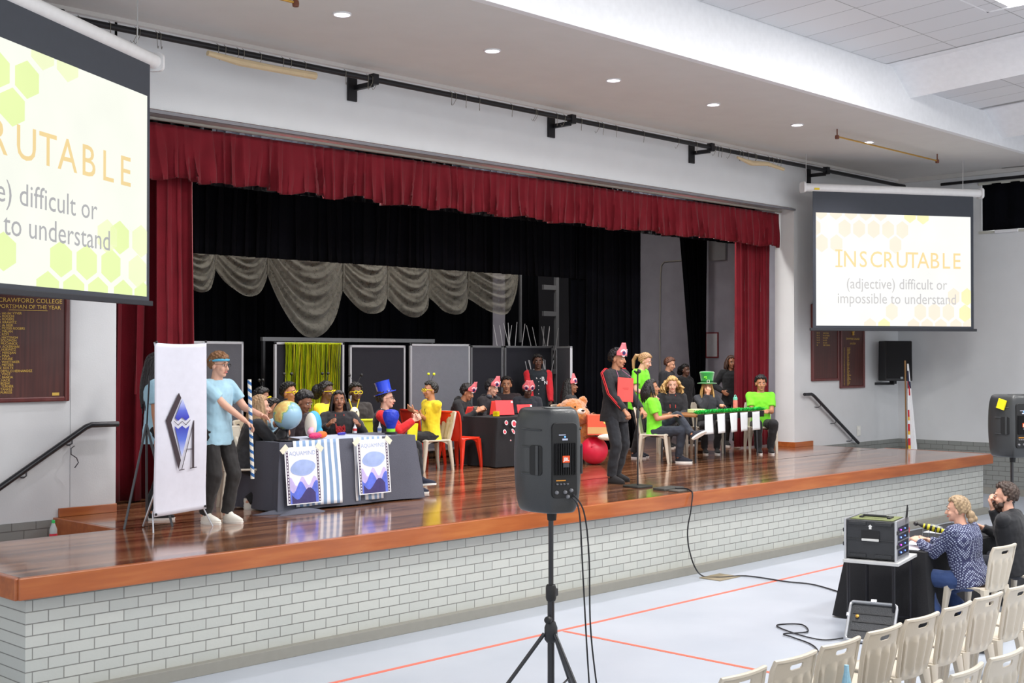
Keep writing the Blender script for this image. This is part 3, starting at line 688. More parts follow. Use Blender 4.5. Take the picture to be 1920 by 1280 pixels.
def hand(mb,w,fd,pn,side,s,curl=.5):
    """w wrist, fd forearm direction, pn palm normal, side +1 when the thumb lies along fd x pn"""
    fd=fd.normalized(); pn=(pn-fd*pn.dot(fd)).normalized(); ax=fd.cross(pn)*side
    mb.cap(w,.026*s,w+fd*.035*s,.03*s,8,flat=(pn,.65)); 
    mb.loft([[w+fd*t*s+ax*(wd*cx*s)+pn*(.014*cy*s) for cx,cy in ((-1,-.7),(-.7,-1),(.7,-1),(1,-.7),(1,.7),(.7,1),(-.7,1),(-1,.7))] for t,wd in ((.01,.026),(.05,.038),(.088,.041),(.098,.036))])
    for k,(o,ln) in enumerate(((.031,.068),(.0105,.076),(-.0105,.071),(-.031,.056))):
        p=w+fd*.088*s+ax*o*s; c=curl*(.8+.15*k); d=(fd*math.cos(c*.5)+pn*math.sin(c*.5)+ax*o*2).normalized()
        q=p+d*ln*.45*s; d2=(fd*math.cos(c*1.3)+pn*math.sin(c*1.3)).normalized(); e=q+d2*ln*.32*s; d3=(fd*math.cos(c*1.9)+pn*math.sin(c*1.9)).normalized()
        mb.cap(p,.0098*s,q,.009*s,8); mb.cap(q,.009*s,e,.0085*s,8); mb.cap(e,.0085*s,e+d3*ln*.23*s,.0075*s,8)
    p=w+fd*.03*s+ax*.026*s; d=(fd*.62+ax*.7+pn*.25).normalized(); q=p+d*.042*s; d2=(fd*.8+ax*.25+pn*.45).normalized()
    mb.cap(p,.0135*s,q,.0105*s,8); mb.cap(q,.0105*s,q+d2*.03*s,.0085*s,8)
NP=[0]
def person(label,x,y,z,a,h=1.72,sit=False,lean=0,look=(0,0),hands=None,feet=None,skin='light',top=('tee',(90,160,200)),sleeve=None,bottom=(24,24,28),shoes=((20,20,22),(230,230,228)),hair=('short',(30,22,18)),acc=(),group=None,wide=1,palm=None,curl=.5,vox=.0075,twist=0,knees=None,belly=0):
    s=h/1.75; NP[0]+=1
    t=thing('person',label,'person',(x,y,z),az(a),group)
    pz=(.505 if sit else .955*s); P0=V((0,0,pz))
    Rt=Matrix.Rotation(math.radians(-lean),3,'X')@Matrix.Rotation(math.radians(twist),3,'Z')
    tp=lambda px,py,pz_:P0+Rt@V((px*s*wide,py*s,pz_*s))
    hipL,hipR=[V((sx*.088*s*wide,0,pz-.03)) for sx in (-1,1)]
    chest=tp(0,.0,.33); neck=tp(0,-.01,.505)
    hx,hy=look; Rh=Matrix.Rotation(math.radians(-hx),3,'Z')@Matrix.Rotation(math.radians(hy),3,'X')   # look right / up
    hc=neck+Rt@V((0,.012,.0))*s+Rh@V((0,.02,.145))*s
    H=lambda px,py,pz_:hc+Rh@V((px,py,pz_))*s*1.03
    sh=[tp(sx*.178/wide**.4,-.005,.445) for sx in (-1,1)]
    # legs
    if feet is None: feet=[(-.1,.38 if sit else .0,0),(.1,.38 if sit else .03,0)]
    legs=[]
    for i,sx in enumerate((-1,1)):
        hp=(hipL,hipR)[i]; ft=V(feet[i]); ank=ft+V((0,-.05,.085)); hint=V((sx*.15,1,.9 if sit else .15)) if not knees else V(knees[i])
        kn,ank=ik(hp,ank,.44*s,.43*s,hint); legs.append((hp,kn,ank,ft))
    if hands is None: hands=[(-.26,.02,pz-.12),(.26,.02,pz-.12)] if not sit else [(-.1,.32,pz+.16),(.12,.32,pz+.16)]
    arms=[]
    for i,sx in enumerate((-1,1)):
        tgt=V(hands[i]); el,wr=ik(sh[i],tgt,.285*s,.25*s,V((sx*.5,-.6,-.7))); arms.append((sh[i],el,wr))
    # ---- body
    B=MB(); B.cap(neck-Rt@V((0,0,.06))*s,.062*s,hc+Rh@V((0,-.01,-.05))*s,.055*s,12)
    def torso(mb,inf,prof):
        rings=[]
        for (zz,wx,wy,yo) in prof:
            c=tp(0,yo,zz); rings.append([c+Rt@V(((wx*wide*s+inf)*math.copysign(abs(math.cos(q))**.8,math.cos(q)),(wy*s*(.8+.2*wide)+inf)*math.copysign(abs(math.sin(q))**.85,math.sin(q)),0)) for q in [2*PI*i/20 for i in range(20)]])
        mb.loft(rings)
    TP=[(-.1,.13,.095,0),(-.03,.158,.11,0),(.06,.145,.105,.005+belly*.3),(.16,.134,.1,.01+belly*.5),(.27,.15,.108,.005+belly*.3),(.36,.165,.112,0),(.43,.16,.1,-.005),(.475,.115,.075,-.01),(.505,.065,.06,-.01)]
    torso(B,0,TP)
    for i in (0,1):
        S,E_,W=arms[i]; B.cap(S,.05*s,E_,.04*s,12); B.cap(E_,.04*s,W,.027*s,12)
        pn=V(palm[i]) if palm else V((-(-1,1)[i],0,-.3)); fd=(W-E_).normalized()
        if abs(pn.normalized().dot(fd))>.9: pn=V((0,0,-1))+V((.1,0,0))
        ax=fd.cross(pn); want=V((0,.3,1)); hand(B,W,fd,pn,1 if ax.dot(want)>0 else -1,s,curl if not hasattr(curl,'__len__') else curl[i])
        hp,kn,ank,ft=legs[i]; B.cap(hp,.082*s,kn,.055*s,12); B.cap(kn,.055*s,ank,.038*s,12); 
        if ft.z>.05:
            up_=(kn-ank).normalized(); fw_=(V((0,1,0))-up_*up_.y).normalized(); B.cap(ank,.034*s,ank-up_*.045*s+fw_*.08,.028*s,10)
        else: B.cap(ank,.036*s,ft+V((0,.06,.045)),.034*s,10)
    # head
    B.ell(H(0,-.012,.03),[v*s*1.03 for v in (.074,.095,.092)],R=Rh); B.ell(H(0,.022,-.03),[v*s*1.03 for v in (.058,.068,.082)],R=Rh)
    B.ell(H(0,.058,-.088),[v*s for v in (.03,.026,.024)],R=Rh); B.ell(H(0,.035,-.07),[v*s for v in (.05,.045,.035)],R=Rh)
    B.cap(H(0,.084,.012),.009*s,H(0,.104,-.03),.0145*s,8); B.ell(H(0,.098,-.032),[v*s for v in (.018,.012,.01)],R=Rh)
    for sx in (-1,1):
        B.ell(H(sx*.078,-.008,-.008),[v*s for v in (.012,.02,.032)],R=Rh); B.ell(H(sx*.036,.062,-.03),[v*s for v in (.022,.02,.02)],R=Rh)
        B.ell(H(sx*.03,.075,.03),[v*s for v in (.026,.013,.008)],R=Rh)
    bake(B,'body',SKIN[skin],t,vox,2,fac=.4)
    e=MB()
    for sx in (-1,1):
        e.ell(H(sx*.031,.0765,.008),[.0125*s,.0105*s,.0062*s],0,nu=12,nv=8,R=Rh); e.ell(H(sx*.031,.0865,.008+.002*hy/20),.0052*s,1,nu=8,nv=6)
    e.build('eyes',[EW,EI],t)
    k=MB(); hcol=hair[1]
    for sx in (-1,1): k.tube([H(sx*.016,.092,.03),H(sx*.03,.0915,.036),H(sx*.048,.08,.031)],[.004,.0045,.0025],6)
    k.build('eyebrows',hairm(tuple(int(c*.7) for c in hcol)),t)
    MB().ell(H(0,.0885,-.061),[v*s for v in (.023,.009,.0085)],R=Rh).build('lips',mat(LIPS[skin],.45),t)
    # ---- hair
    style,hcol=hair[:2]; hm=hairm(hcol)
    if style!='bald':
        K=MB(); rnd=random.Random(NP[0]*13); N=150; L_={'long':.42,'curly':.24,'bob':.2,'straightlong':.5}.get(style,0)
        for i in range(N):
            zz=1-2*(i+.5)/N; r_=math.sqrt(1-zz*zz); q=i*2.39996; dx,dy=r_*math.cos(q),r_*math.sin(q)
            lo=-.55 if dy<-.15 else (-.12 if style in('short','tied','curlyshort') else -.3)
            face=(dy>.28 and zz<.52+.25*(dy-.28)) or (dy>.05 and zz<.1)
            if style in('fringe',): face=(dy>.35 and zz<.36) or (dy>.05 and zz<.1)
            if zz<lo or face: continue
            rad=1.0+rnd.uniform(0,.07 if style not in ('lowbun','ponytail','tied','straightlong') else .015)
            p=H(dx*.079*rad,-.012+dy*.1*rad,.032+zz*.096*rad); rr=.02*s
            if style in('curly','curlyshort'): rr=.026*s*rnd.uniform(.8,1.2)
            K.ell(p,rr,nu=8,nv=6)
            if style in('short','fringe') and zz>.2:
                o=Rh@V((dx*.3+.25,dy*.4+.25,.35))*rnd.uniform(.02,.04)*s; K.cap(p,.016*s,p+o,.007*s,7)
            if L_ and zz<.55 and dy<.45 and abs(dx)+max(-dy,0)>.3:
                pts=[p]; Lr=L_*rnd.uniform(.8,1.05)*s; M_=6
                for j in range(1,M_+1):
                    f=j/M_; out=V((dx,dy*.8,0)); out=Rh@out
                    qq=p+V((0,0,-Lr*f))+out*(.035*f*(1-f)*3+.03*f)*s+ (V((0,.05*f if dy>0 else -.03*f,0)))*s
                    if style=='curly': qq+=V((rnd.uniform(-.03,.03),rnd.uniform(-.03,.03),rnd.uniform(-.01,.01)))+out*.05*math.sin(PI*f)
                    pts.append(qq)
                K.tube(pts,[.018*s]*4+[.014*s,.011*s,.005*s],7)
        if style=='tied' or style=='bun' : pass
        if style in('ponytail',):
            b0=H(0,-.11,.06); K.ell(b0,.03*s); K.tube([b0,b0+V((0,-.07,.0)),b0+V((0,-.12,-.08)),b0+V((0,-.12,-.2)),b0+V((0,-.09,-.3))],[.022,.034,.032,.022,.006],8)
        if style=='lowbun':
            b0=H(0,-.12,-.045); K.ell(b0,.045*s); K.ell(b0+V((.02,-.03,-.035)),.032*s); K.ell(b0+V((-.02,-.01,-.05)),.03*s)
        if style=='puff':
            b0=H(0,-.12,.02); K.ell(b0,.085*s); K.ell(b0+V((0,-.03,-.05)),.07*s)
        if style in('beardshort',):
            pass
        bake(K,'hair',hm,t,.0055,1,wob={'curly':.007,'lowbun':.0012,'ponytail':.0012,'tied':.0012,'straightlong':.002}.get(style,.0034),wscale=42,fac=.5)
    if 'beard' in acc:
        K=MB()
        for px,py,pz_ in ((0,.075,-.095),(.03,.06,-.09),(-.03,.06,-.09),(.052,.03,-.075),(-.052,.03,-.075),(.062,.0,-.045),(-.062,0,-.045),(0,.06,-.12),(.02,.05,-.12),(-.02,.05,-.12),(0,.088,-.078),(.024,.084,-.048),(-.024,.084,-.048),(0,.09,-.046)):
            K.ell(H(px,py,pz_),(.03 if pz_<-.06 else .012)*s,nu=8,nv=6)
        bake(K,'beard',hm,t,.0065,1,wob=.004,wscale=35)
    # ---- clothes
    kind,tc=top; K=MB(); inf=.014 if kind in('tee',) else .024
    z0=-.16 if not sit else -.09
    torso(K,inf,[(z0,.168,.125,0)]+([(-.1,.166,.124,0)] if not sit else [])+[(a_,b_+.004,c_+.004,d_) for a_,b_,c_,d_ in TP[1:-1]]+[(.5,.075,.068,-.01)])
    K.cap(sh[0]+(sh[1]-sh[0])*.12,.055*s+inf,sh[1]+(sh[0]-sh[1])*.12,.055*s+inf,12)
    sleeves=MB(); SL=K if sleeve is None else sleeves
    for i in (0,1):
        S,E_,W=arms[i]
        if kind=='tee':
            K.cap(S,.058*s+inf,S.lerp(E_,.68),.058*s+inf,12,round1=False)
        else:
            SL.cap(S,.056*s+inf*.8,E_,.05*s+inf*.6,12); SL.cap(E_,.05*s+inf*.6,E_.lerp(W,.97),.034*s+inf*.5,12,round1=False)
    nm={'tee':'t_shirt','long':'jacket','hoodie':'hoodie','blouse':'blouse'}[kind]
    if kind in('hoodie','long'):
        K.cap(neck+Rt@V((-.03,-.03,-.015))*s,.05*s,neck+Rt@V((.03,-.03,-.015))*s,.05*s,10)
    if kind=='hoodie': K.ell(neck+Rt@V((0,-.085,-.02))*s,[v*s for v in (.11,.05,.07)],R=Rt)
    cm=cloth(tc) if not isinstance(tc,bpy.types.Material) else tc
    bake(K,nm,cm,t,.0085,3,wob=.007,wscale=11)
    if sleeve is not None: bake(sleeves,'sleeves',cloth(sleeve),t,.0085,3,wob=.006,wscale=13)
    K=MB()
    for i,sx in enumerate((-1,1)):
        hp,kn,ank,ft=legs[i]; K.cap(hp,.094*s*(.6+.4*wide),kn,.077*s,12); K.cap(kn,.077*s,ank+(kn-ank)*.02,.062*s,12,round1=False); 
    K.ell((0,-.005,pz-.0),(.15*s*wide,.108*s*(.6+.4*wide),.11*s)); K.cap(hipL+V((.01,0,0)),.08*s,hipR-V((.01,0,0)),.08*s,12)
    bake(K,'trousers',cloth(bottom,.5),t,.009,3,wob=.009,wscale=10)
    for i in (0,1):
        hp,kn,ank,ft=legs[i]; dn=(ank-kn).normalized(); lift=ft.z>.05
        fw=V((0,1,0)); up=V((0,0,1))
        if lift: up=-dn; fw=(V((0,1,.0))-up*up.dot(V((0,1,0)))).normalized()
        rt=fw.cross(up); o=ank-up*.085*s+fw*.05
        if not lift: o=V((ft.x,ft.y,0))
        Q=lambda a_,b_,c_:o+rt*a_*s+fw*b_*s+up*c_*s
        K=MB(); K.loft([[Q(wx*math.cos(q),cy+ly*math.sin(q),zz) for q in [2*PI*i_/16 for i_ in range(16)]] for zz,wx,ly,cy in ((.018,.044,.13,.035),(.045,.046,.132,.033),(.07,.042,.105,.01),(.095,.036,.07,-.03),(.125,.036,.052,-.045))])
        sm=[cloth(shoes[0],.1),mat(shoes[1],.6)]
        so=K.build('shoe',sm[0],t); so.name='shoe'
        MB().loft([[Q(wx*math.cos(q),.035+ly*math.sin(q),zz) for q in [2*PI*i_/16 for i_ in range(16)]] for zz,wx,ly in ((.0,.044,.132),(.024,.048,.138))]).build('sole',sm[1],so,angle=30)
    # ---- accessories
    def ga(p): return H(*p)
    if 'glasses' in acc or 'yglasses' in acc:
        y_='yglasses' in acc; gm=mat((240,214,20),.35) if y_ else mat((30,30,34),.3,metal=.5); r_=.0052 if y_ else .002
        K=MB()
        for sx in (-1,1):
            w_=.026 if y_ else .023; hh=.019 if y_ else .015; c=(sx*.033,.101,.007)
            K.tube([ga((c[0]+w_*math.cos(q),c[1]-abs(math.cos(q))*.002,c[2]+hh*math.copysign(abs(math.sin(q))**.6,math.sin(q)))) for q in [2*PI*j/16 for j in range(17)]],r_,6)
            K.tube([ga((sx*.058,.097,.015)),ga((sx*.076,.06,.014)),ga((sx*.082,-.01,.008))],r_*.9,6)
        K.tube([ga((-.01,.103,.01)),ga((0,.105,.013)),ga((.01,.103,.01))],r_,6)
        K.build('glasses',gm,t)
    if 'antennae' in acc or 'antennae_dark' in acc:
        dk='antennae_dark' in acc; am=mat((214,222,40),.4) if not dk else mat((20,20,18),.6,bump=.5)
        o_=MB(); o_.tube([H(.083*math.cos(q),-.0,.03+.1*math.sin(q)) for q in [PI*j/12 for j in range(13)]],.005,6)
        hb=o_.build('headband',mat((25,25,25),.5),t)
        for sx in (-1,1):
            tip=H(sx*.085,-.02+.0,.235); MB().tube([H(sx*.03,0,.13),H(sx*.05,-.01,.18),tip],.0025,5).build('antenna',mat((30,30,30),.5),hb); MB().ell(tip,.021*s).build('ball',am,hb)
    if 'eyemask' in acc or 'eyemask_low' in acc:
        lo='eyemask_low' in acc; zc=.075 if lo else .088
        pk=mat((226,110,118),.6,bump=.4,bscale=30,var=.2,vscale=30,name='pink_mask'); ww=mat((240,238,244),.6); pu=mat((40,30,90),.4)
        def band(a_,zz,rr): return H(rr*.86*math.sin(a_),-.012+rr*math.cos(a_),zz)
        q=MB(); q.grid(lambda u,v:band((u-.5)*2*math.radians(72-52*max(0,v-.35)**.8),zc-.04+.05*v/.35 if v<.35 else zc+.01+.11*(v-.35)/.65,.122-.035*max(0,v-.3)),24,12)
        mk=q.build('eye_mask',pk,t,solid=.008)
        for sx in (-1,1):
            for mi,(r0,rr) in enumerate(((.047,.130),(.023,.136))):
                d_=MB(); a0=sx*math.radians(27); rg_=[]
                for kk in (0,1): rg_.append([band(a0+r0*math.cos(q_)/.12,zc-.006+r0*math.sin(q_),rr-.006*(1-kk)) for q_ in [2*PI*j/20 for j in range(20)]])
                d_.loft(rg_).build(('cartoon_eye','pupil')[mi],(ww,pu)[mi],mk)
    if 'headphones' in acc:
        K=MB(); c=neck+Rt@V((0,.02,.03)); K.tube([c+Rt@V((.085*math.cos(q),-.02-.07*math.sin(q),0)) for q in [PI*j/10 for j in range(11)]],.009,8)
        for sx in (-1,1): K.cap(c+V((sx*.075,.03,-.015)),.032,c+V((sx*.06,.055,-.02)),.034,12)
        K.build('headphones',mat((60,62,72),.4),t)
    if 'bib' in acc:
        K=MB(); K.grid(lambda u,v:chest+Rt@V(((u-.5)*.26*(1.15-.3*v),.125+inf+.02*math.sin(PI*u),-.13+.26*v))*s,12,10); K.build('red_bib',cloth((226,54,44)),t,solid=.006)
    if 'cord' in acc:
        K=MB(); K.tube([neck+Rt@V((-.05,.09,-.02)),chest+Rt@V((-.045,.15,-.06))],.006,6); K.tube([neck+Rt@V((.05,.09,-.02)),chest+Rt@V((.045,.15,-.06))],.006,6); K.build('hood_cord',mat((190,60,50),.6),t)
    if 'headscarf' in acc:
        K=MB(); K.tube([H(.086*math.cos(q),-.01+.1*math.sin(q),.05+.012*math.sin(q)) for q in [2*PI*j/20 for j in range(21)]],.0125,8); K.cap(H(-.085,-.0,.045),.014,H(-.13,.01,.02),.006,8); K.cap(H(-.085,-.0,.05),.014,H(-.135,-.01,.06),.006,8)
        K.build('headband',mat((86,178,216),.7),t)
    if 'bow' in acc:
        K=MB(); 
        for sx in (-1,1): K.loft([[H(sx*.012,-.01,.125+.01*math.cos(q)) +Rh@V((0,.01*math.sin(q),0)) for q in [2*PI*j/8 for j in range(8)]],[H(sx*.09,.0,.15)+Rh@V((0,.02*math.sin(q),.04*math.cos(q))) for q in [2*PI*j/8 for j in range(8)]]])
        K.build('hair_bow',mat((50,140,200),.6),t)
    if 'bluehat' in acc:
        R2=Rh@Matrix.Rotation(math.radians(14),3,'X'); o=H(0,-.012,.075); q=[]
        for r_,zz in ((.135,-.006),(.135,.004),(.088,.006),(.084,.04),(.088,.13),(.091,.155),(.06,.158)): q.append([o+R2@V((r_*math.cos(a_),r_*1.1*math.sin(a_),zz))*s for a_ in [2*PI*j/24 for j in range(24)]])
        MB().loft(q).build('top_hat',mat((18,62,205),.3,coat=.4,name='blue_plastic'),t,angle=30)
    if 'greenhat' in acc:
        o=H(0,-.012,.07); q=[]
        for r_,zz in ((.175,0),(.18,.012),(.115,.018),(.108,.03),(.12,.13),(.138,.2),(.125,.222),(.06,.228)): q.append([o+Rh@V((r_*math.cos(a_),r_*1.05*math.sin(a_),zz))*s for a_ in [2*PI*j/28 for j in range(28)]])
        hh_=MB().loft(q).build('leprechaun_hat',mat((28,150,56),.8,sheen=.8,bump=.2,bscale=100),t,angle=40)
        K=MB(); K.loft([[o+Rh@V(((r_)*math.cos(a_),(r_)*1.05*math.sin(a_),zz))*s for a_ in [2*PI*j/28 for j in range(28)]] for r_,zz in ((.113,.02),(.118,.055))],caps=False); K.build('hat_band',mat((16,92,38),.6),hh_)
        K=MB(); 
        for dx,dz,w_,h_ in ((0,.022,.05,.008),(0,-.022,.05,.008),(.021,0,.008,.05),(-.021,0,.008,.05)): K.box(V((dx,.13,.045+dz)),(w_,.01,h_))
        K.v=[o+Rh@p*s for p in K.v]; K.build('buckle',mat((226,226,210),.3,metal=.4),hh_,smooth=False)
        K=MB(); 
        for q_ in (.5,2.1,3.7): K.ell(V((.05+.018*math.cos(q_),.128,.11+.018*math.sin(q_))),(.017,.01,.017))
        K.cap(V((.05,.128,.105)),.004,V((.046,.128,.075)),.003,6); K.v=[o+Rh@p*s for p in K.v]; K.build('shamrock',mat((110,210,50),.6),hh_)
    if 'sign' in acc:
        K=MB(); K.box((0,0,0),(.33,.008,.31)); M_=Matrix.Translation(chest+Rt@V((.03,.19,-.07))*s)@Matrix.Rotation(math.radians(-3),4,'Y'); K.v=[M_@p for p in K.v]
        sg=K.build('red_card',mat((236,84,78),.6,var=.04),t,smooth=False)
        K=MB(); K.tube([neck+V((-.06,.07,0)),chest+V((-.1,.19,.08))],.003,5); K.tube([neck+V((.06,.07,0)),chest+V((.16,.18,.08))],.003,5); K.build('string',mat((200,120,160),.6),t)
        K=MB(); M_=Matrix.Translation(chest+Rt@V((.03,.1955,-.07))*s)@Matrix.Rotation(PI,4,'Z')
        K.box((0,0,.02),(.13,.001,.004),M=M_); K.box((0.01,0,.0),(.1,.001,.004),M=M_); K.build('pen_marks',mat((180,50,50),.6),sg,smooth=False)
    if 'stripes' in acc:
        K=MB()
        for i,sx in enumerate((-1,1)):
            S,E_,W=arms[i]; 
            for o_ in (-.012,.012):
                side_=V((sx*.95,-.15,.3)).normalized(); f=.056*s+inf*.8+.004
                K.tube([neck+V((sx*.07,0,-.01)),S+V((sx*.01,o_,f+.004)),S+side_*(f+.004)+V((0,o_,0)),S.lerp(E_,.5)+side_*f+V((0,o_,0)),E_+side_*(f-.004)+V((0,o_,0)),E_.lerp(W,.5)+side_*(f-.012)+V((0,0,o_)),W.lerp(E_,.1)+side_*.044+V((0,0,o_))],.006,6)
        K.build('red_stripes',mat((220,36,44),.6),t)
    if 'varsity' in acc:
        K=MB()
        for i in (0,1):
            S,E_,W=arms[i]; dd=(W-E_).normalized(); K.cap(W-dd*.05,.043*s,W-dd*.012,.042*s,12,round0=False,round1=False)
        K.build('cuffs',mat((24,24,28),.8),t)
        K=MB()
        for sx in (-1,1): K.tube([neck+Rt@V((sx*.07,-.03,.02))*s,neck+Rt@V((sx*.065,.05,-.02))*s,chest+Rt@V((sx*.03,.14,.03))*s],.009,6)
        for j in range(4): K.ell(chest+Rt@V((.0,.15+.0*j,-.02-.07*j))*s,.008)
        K.build('collar_trim',mat((232,226,226),.6),t)
    if 'letters' in acc:
        K=MB(); K.text('B',.09,0,Matrix.Translation(chest+V((-.075,.142,-.0)))@Matrix.Rotation(PI,4,'Z'),'CENTER',1,.03); K.text('N',.08,0,Matrix.Translation(chest+V((-.12,.142,-.06)))@Matrix.Rotation(PI,4,'Z'),'CENTER',1,.03); K.build('letters',mat((220,220,224),.6),t,smooth=False)
    if 'print' in acc:
        K=MB(); K.tube([chest+Rt@V((-.05+.012*math.sin(j*1.5),.128,.06-.02*j))*s for j in range(6)],.004,6); K.build('shirt_print',mat((40,40,30),.6),t)
    if 'redlogo' in acc:
        K=MB(); [K.tube([chest+Rt@V((.05*math.sin(j*.9+q_)-.01,.148,-.04+.045*math.cos(j*1.3+q_*2))) for j in range(12)],.0045,5) for q_ in (0,1,2)]; K.build('hoodie_print',mat((190,40,46),.6),t,smooth=False)
    if 'redtie' in acc:
        K=MB(); K.loft([[chest+Rt@V((sx*w_,.135,zz))*s for sx,w_ in ((-1,w0),(1,w0),(1,w0*.9),(-1,w0*.9))] for zz,w0 in ((.1,.02),(-.15,.03))]); K.tube([neck+Rt@V((.0,.06,-.01)),chest+Rt@V((0,.14,-.0)),chest+Rt@V((0,.14,-.2))],[.012,.02,.026],8); K.build('tie',mat((130,24,44),.7),t)
    return t
SK=1.0
chr_red=make_chair(PR,'red','solid'); chr_lime=make_chair(PL,'lime','solid')
chr_red.location=(12.98,4.5,1); chr_red.rotation_euler=(0,0,az(82)); tag(chr_red,'empty glossy red plastic chair at the left end of the black table',group=G_S)
chr_lime.location=(10.45,3.7,1); chr_lime.rotation_euler=(0,0,az(25)); tag(chr_lime,'lime yellow plastic chair back between the long-haired girl and the blue hat',group=G_S)
chair(12.95,5.25,95,'red plastic chair behind the empty red one at the black table',G_S,1,chr_red)
chair(9.8,3.6,15,'lime yellow plastic chair back left of the long-haired girl',G_S,1,chr_lime)
def seated(label,x,y,a,lab=None,z=1,src=None,**k):
    if lab: chair(x,y,a,'beige plastic chair under the '+lab if 'chair' not in lab else lab,G_S,z,src)
    return person(label,x,y,z,a,sit=True,**k)
LB=(164,202,220); YEL=(240,212,40); GRN=(122,226,44)
BK=(26,26,30)
# blue team
person('person with a blue hair bow standing half hidden behind the white banner',6.72,2.35,1,120,h=1.68,skin='tan',top=('tee',LB),hair=('straightlong',(26,20,22)),acc=('bow',),vox=.009)
person('standing boy in pale blue t-shirt and white high-top shoes holding a striped pole',6.99,1.66,1,166,h=1.69,skin='fair',top=('tee',LB),bottom=(40,38,38),shoes=((232,228,218),(240,238,232)),hair=('fringe',(132,92,58)),acc=('glasses','headscarf'),
       hands=[(-.24,.36,1.06),(-.12,.3,.98)],palm=[(.5,-.2,-.6),(-.4,.2,-.3)],curl=(.35,.7),feet=[(-.07,.12,0),(.11,.0,0)],vox=.006,look=(-6,-4))
seated('person with long fair hair in a black jacket seated nearest the standing boy',7.85,2.5,118,'fair-haired person at the grey table',skin='fair',top=('long',(36,36,40)),hair=('straightlong',(168,134,98)),shoes=((230,228,220),(235,232,226)),lean=22,h=1.66,hands=[(-.05,.45,.85),(.1,.45,.87)],feet=[(-.1,.2,0),(.12,.1,0)])
seated('person in pale blue leaning on the table, face between the fair hair and the globe',8.3,2.95,150,'leaning person in pale blue',skin='tan',top=('tee',LB),hair=('short',(24,20,20)),lean=30,hands=[(-.02,.38,1.0),(.06,.36,1.02)],h=1.6)
seated('dark-haired person in dark clothes looking down, half hidden behind the globe',8.95,3.15,155,'dark-haired person behind the globe',skin='brown',top=('hoodie',(40,26,32)),hair=('curlyshort',(22,18,18)),lean=15,look=(10,-22),h=1.7)
seated('girl in a black and red hoodie with long straight dark hair looking up',9.52,2.95,212,'girl with long straight dark hair',skin='brown',top=('hoodie',(34,32,36)),hair=('straightlong',(28,20,22)),acc=('cord','redlogo'),look=(0,10),h=1.6,hands=[(-.2,.33,.83),(.16,.3,.83)],vox=.0065)
seated('boy in a blue plastic top hat, glasses and varsity jacket with red sleeves',10.0,2.72,140,'boy in the blue top hat',skin='fair',top=('long',(34,34,40)),sleeve=(214,30,34),hair=('short',(50,38,30)),acc=('bluehat','glasses','varsity'),lean=4,look=(0,2),h=1.66,hands=[(-.1,.36,.86),(-.02,.38,.86)],feet=[(.0,.5,.06),(.18,.44,0)],shoes=((28,34,54),(236,236,232)),palm=[(1,0,0),(-1,0,0)],curl=.9,vox=.0065)
# yellow team
seated('boy with wavy black hair and yellow glasses just behind the fair-haired person',9.2,4.1,140,'boy in yellow glasses behind the fair-haired person',skin='brown',top=('tee',YEL),hair=('curlyshort',(18,16,16)),acc=('yglasses','antennae_dark'),h=1.64)
seated('player in a yellow t-shirt and yellow glasses behind the globe, left of the tinsel',9.75,4.3,158,'yellow-shirted player behind the globe',skin='tan',top=('tee',YEL),hair=('short',(20,18,18)),acc=('yglasses','antennae_dark'),h=1.78)
seated('player in a yellow t-shirt with a large dark hair puff and yellow glasses',10.35,4.3,152,'player with the dark hair puff',skin='dark',top=('tee',YEL),hair=('puff',(16,14,14)),acc=('yglasses','antennae_dark'),h=1.78)
seated('player in dark clothes and yellow glasses left of the blue top hat',10.98,4.45,200,'dark-clothed player in yellow glasses',skin='dark',top=('long',(40,34,32)),hair=('short',(18,16,16)),acc=('yglasses','antennae_dark'),h=1.72)
seated('boy in a yellow t-shirt with yellow pom-pom antennae and folded arms',12.42,4.5,285,'boy in yellow with folded arms',skin='tan',top=('tee',YEL),hair=('short',(22,20,20)),acc=('yglasses','antennae','print'),h=1.72,hands=[(.14,.2,.84),(-.14,.23,.79)],palm=[(0,-1,0),(0,-1,0)],vox=.0065)
# red team
seated('player in a dark hoodie and red bib with a hand on the yellow puzzle cube',13.45,5.1,160,None,skin='tan',top=('hoodie',BK),hair=('curlyshort',(26,20,20)),acc=('eyemask','bib'),lean=18,look=(-6,-20),h=1.66,hands=[(-.1,.42,.8),(.1,.42,.8)],vox=.0065)
seated('player in a tall pink eye mask with grey headphones around the neck',14.12,5.05,178,'player with grey headphones',skin='fair',top=('hoodie',(36,32,36)),hair=('curlyshort',(24,22,26)),acc=('eyemask','headphones','bib'),lean=4,look=(-14,-10),h=1.72,vox=.0065)
seated('dark-skinned player with a low pink eye mask looking down at a red lid',14.95,5.0,216,'player with the low pink mask',skin='dark',top=('long',(32,34,44)),hair=('short',(18,16,16)),acc=('eyemask_low',),lean=8,look=(0,-20),h=1.66,vox=.0065)
seated('person whose forehead shows behind the player with the low pink mask',15.1,5.6,226,'person whose forehead shows in the middle',skin='tan',top=('long',(44,32,36)),hair=('short',(24,20,20)),h=1.78,vox=.01)
person('standing person in a varsity jacket with white letters and red sleeves before a black board',15.7,5.45,1,222,h=1.68,skin='dark',top=('long',(28,36,44)),sleeve=(206,30,44),hair=('short',(20,16,16)),acc=('varsity','letters'),hands=[(-.2,.22,.86),(.12,.27,.84)],vox=.0075)
seated('dark-haired player behind the teddy bear with a mask on top of the head',15.75,4.75,150,'player behind the teddy bear',skin='brown',top=('hoodie',BK),hair=('straightlong',(22,18,18)),acc=('eyemask',),h=1.7,look=(0,10))
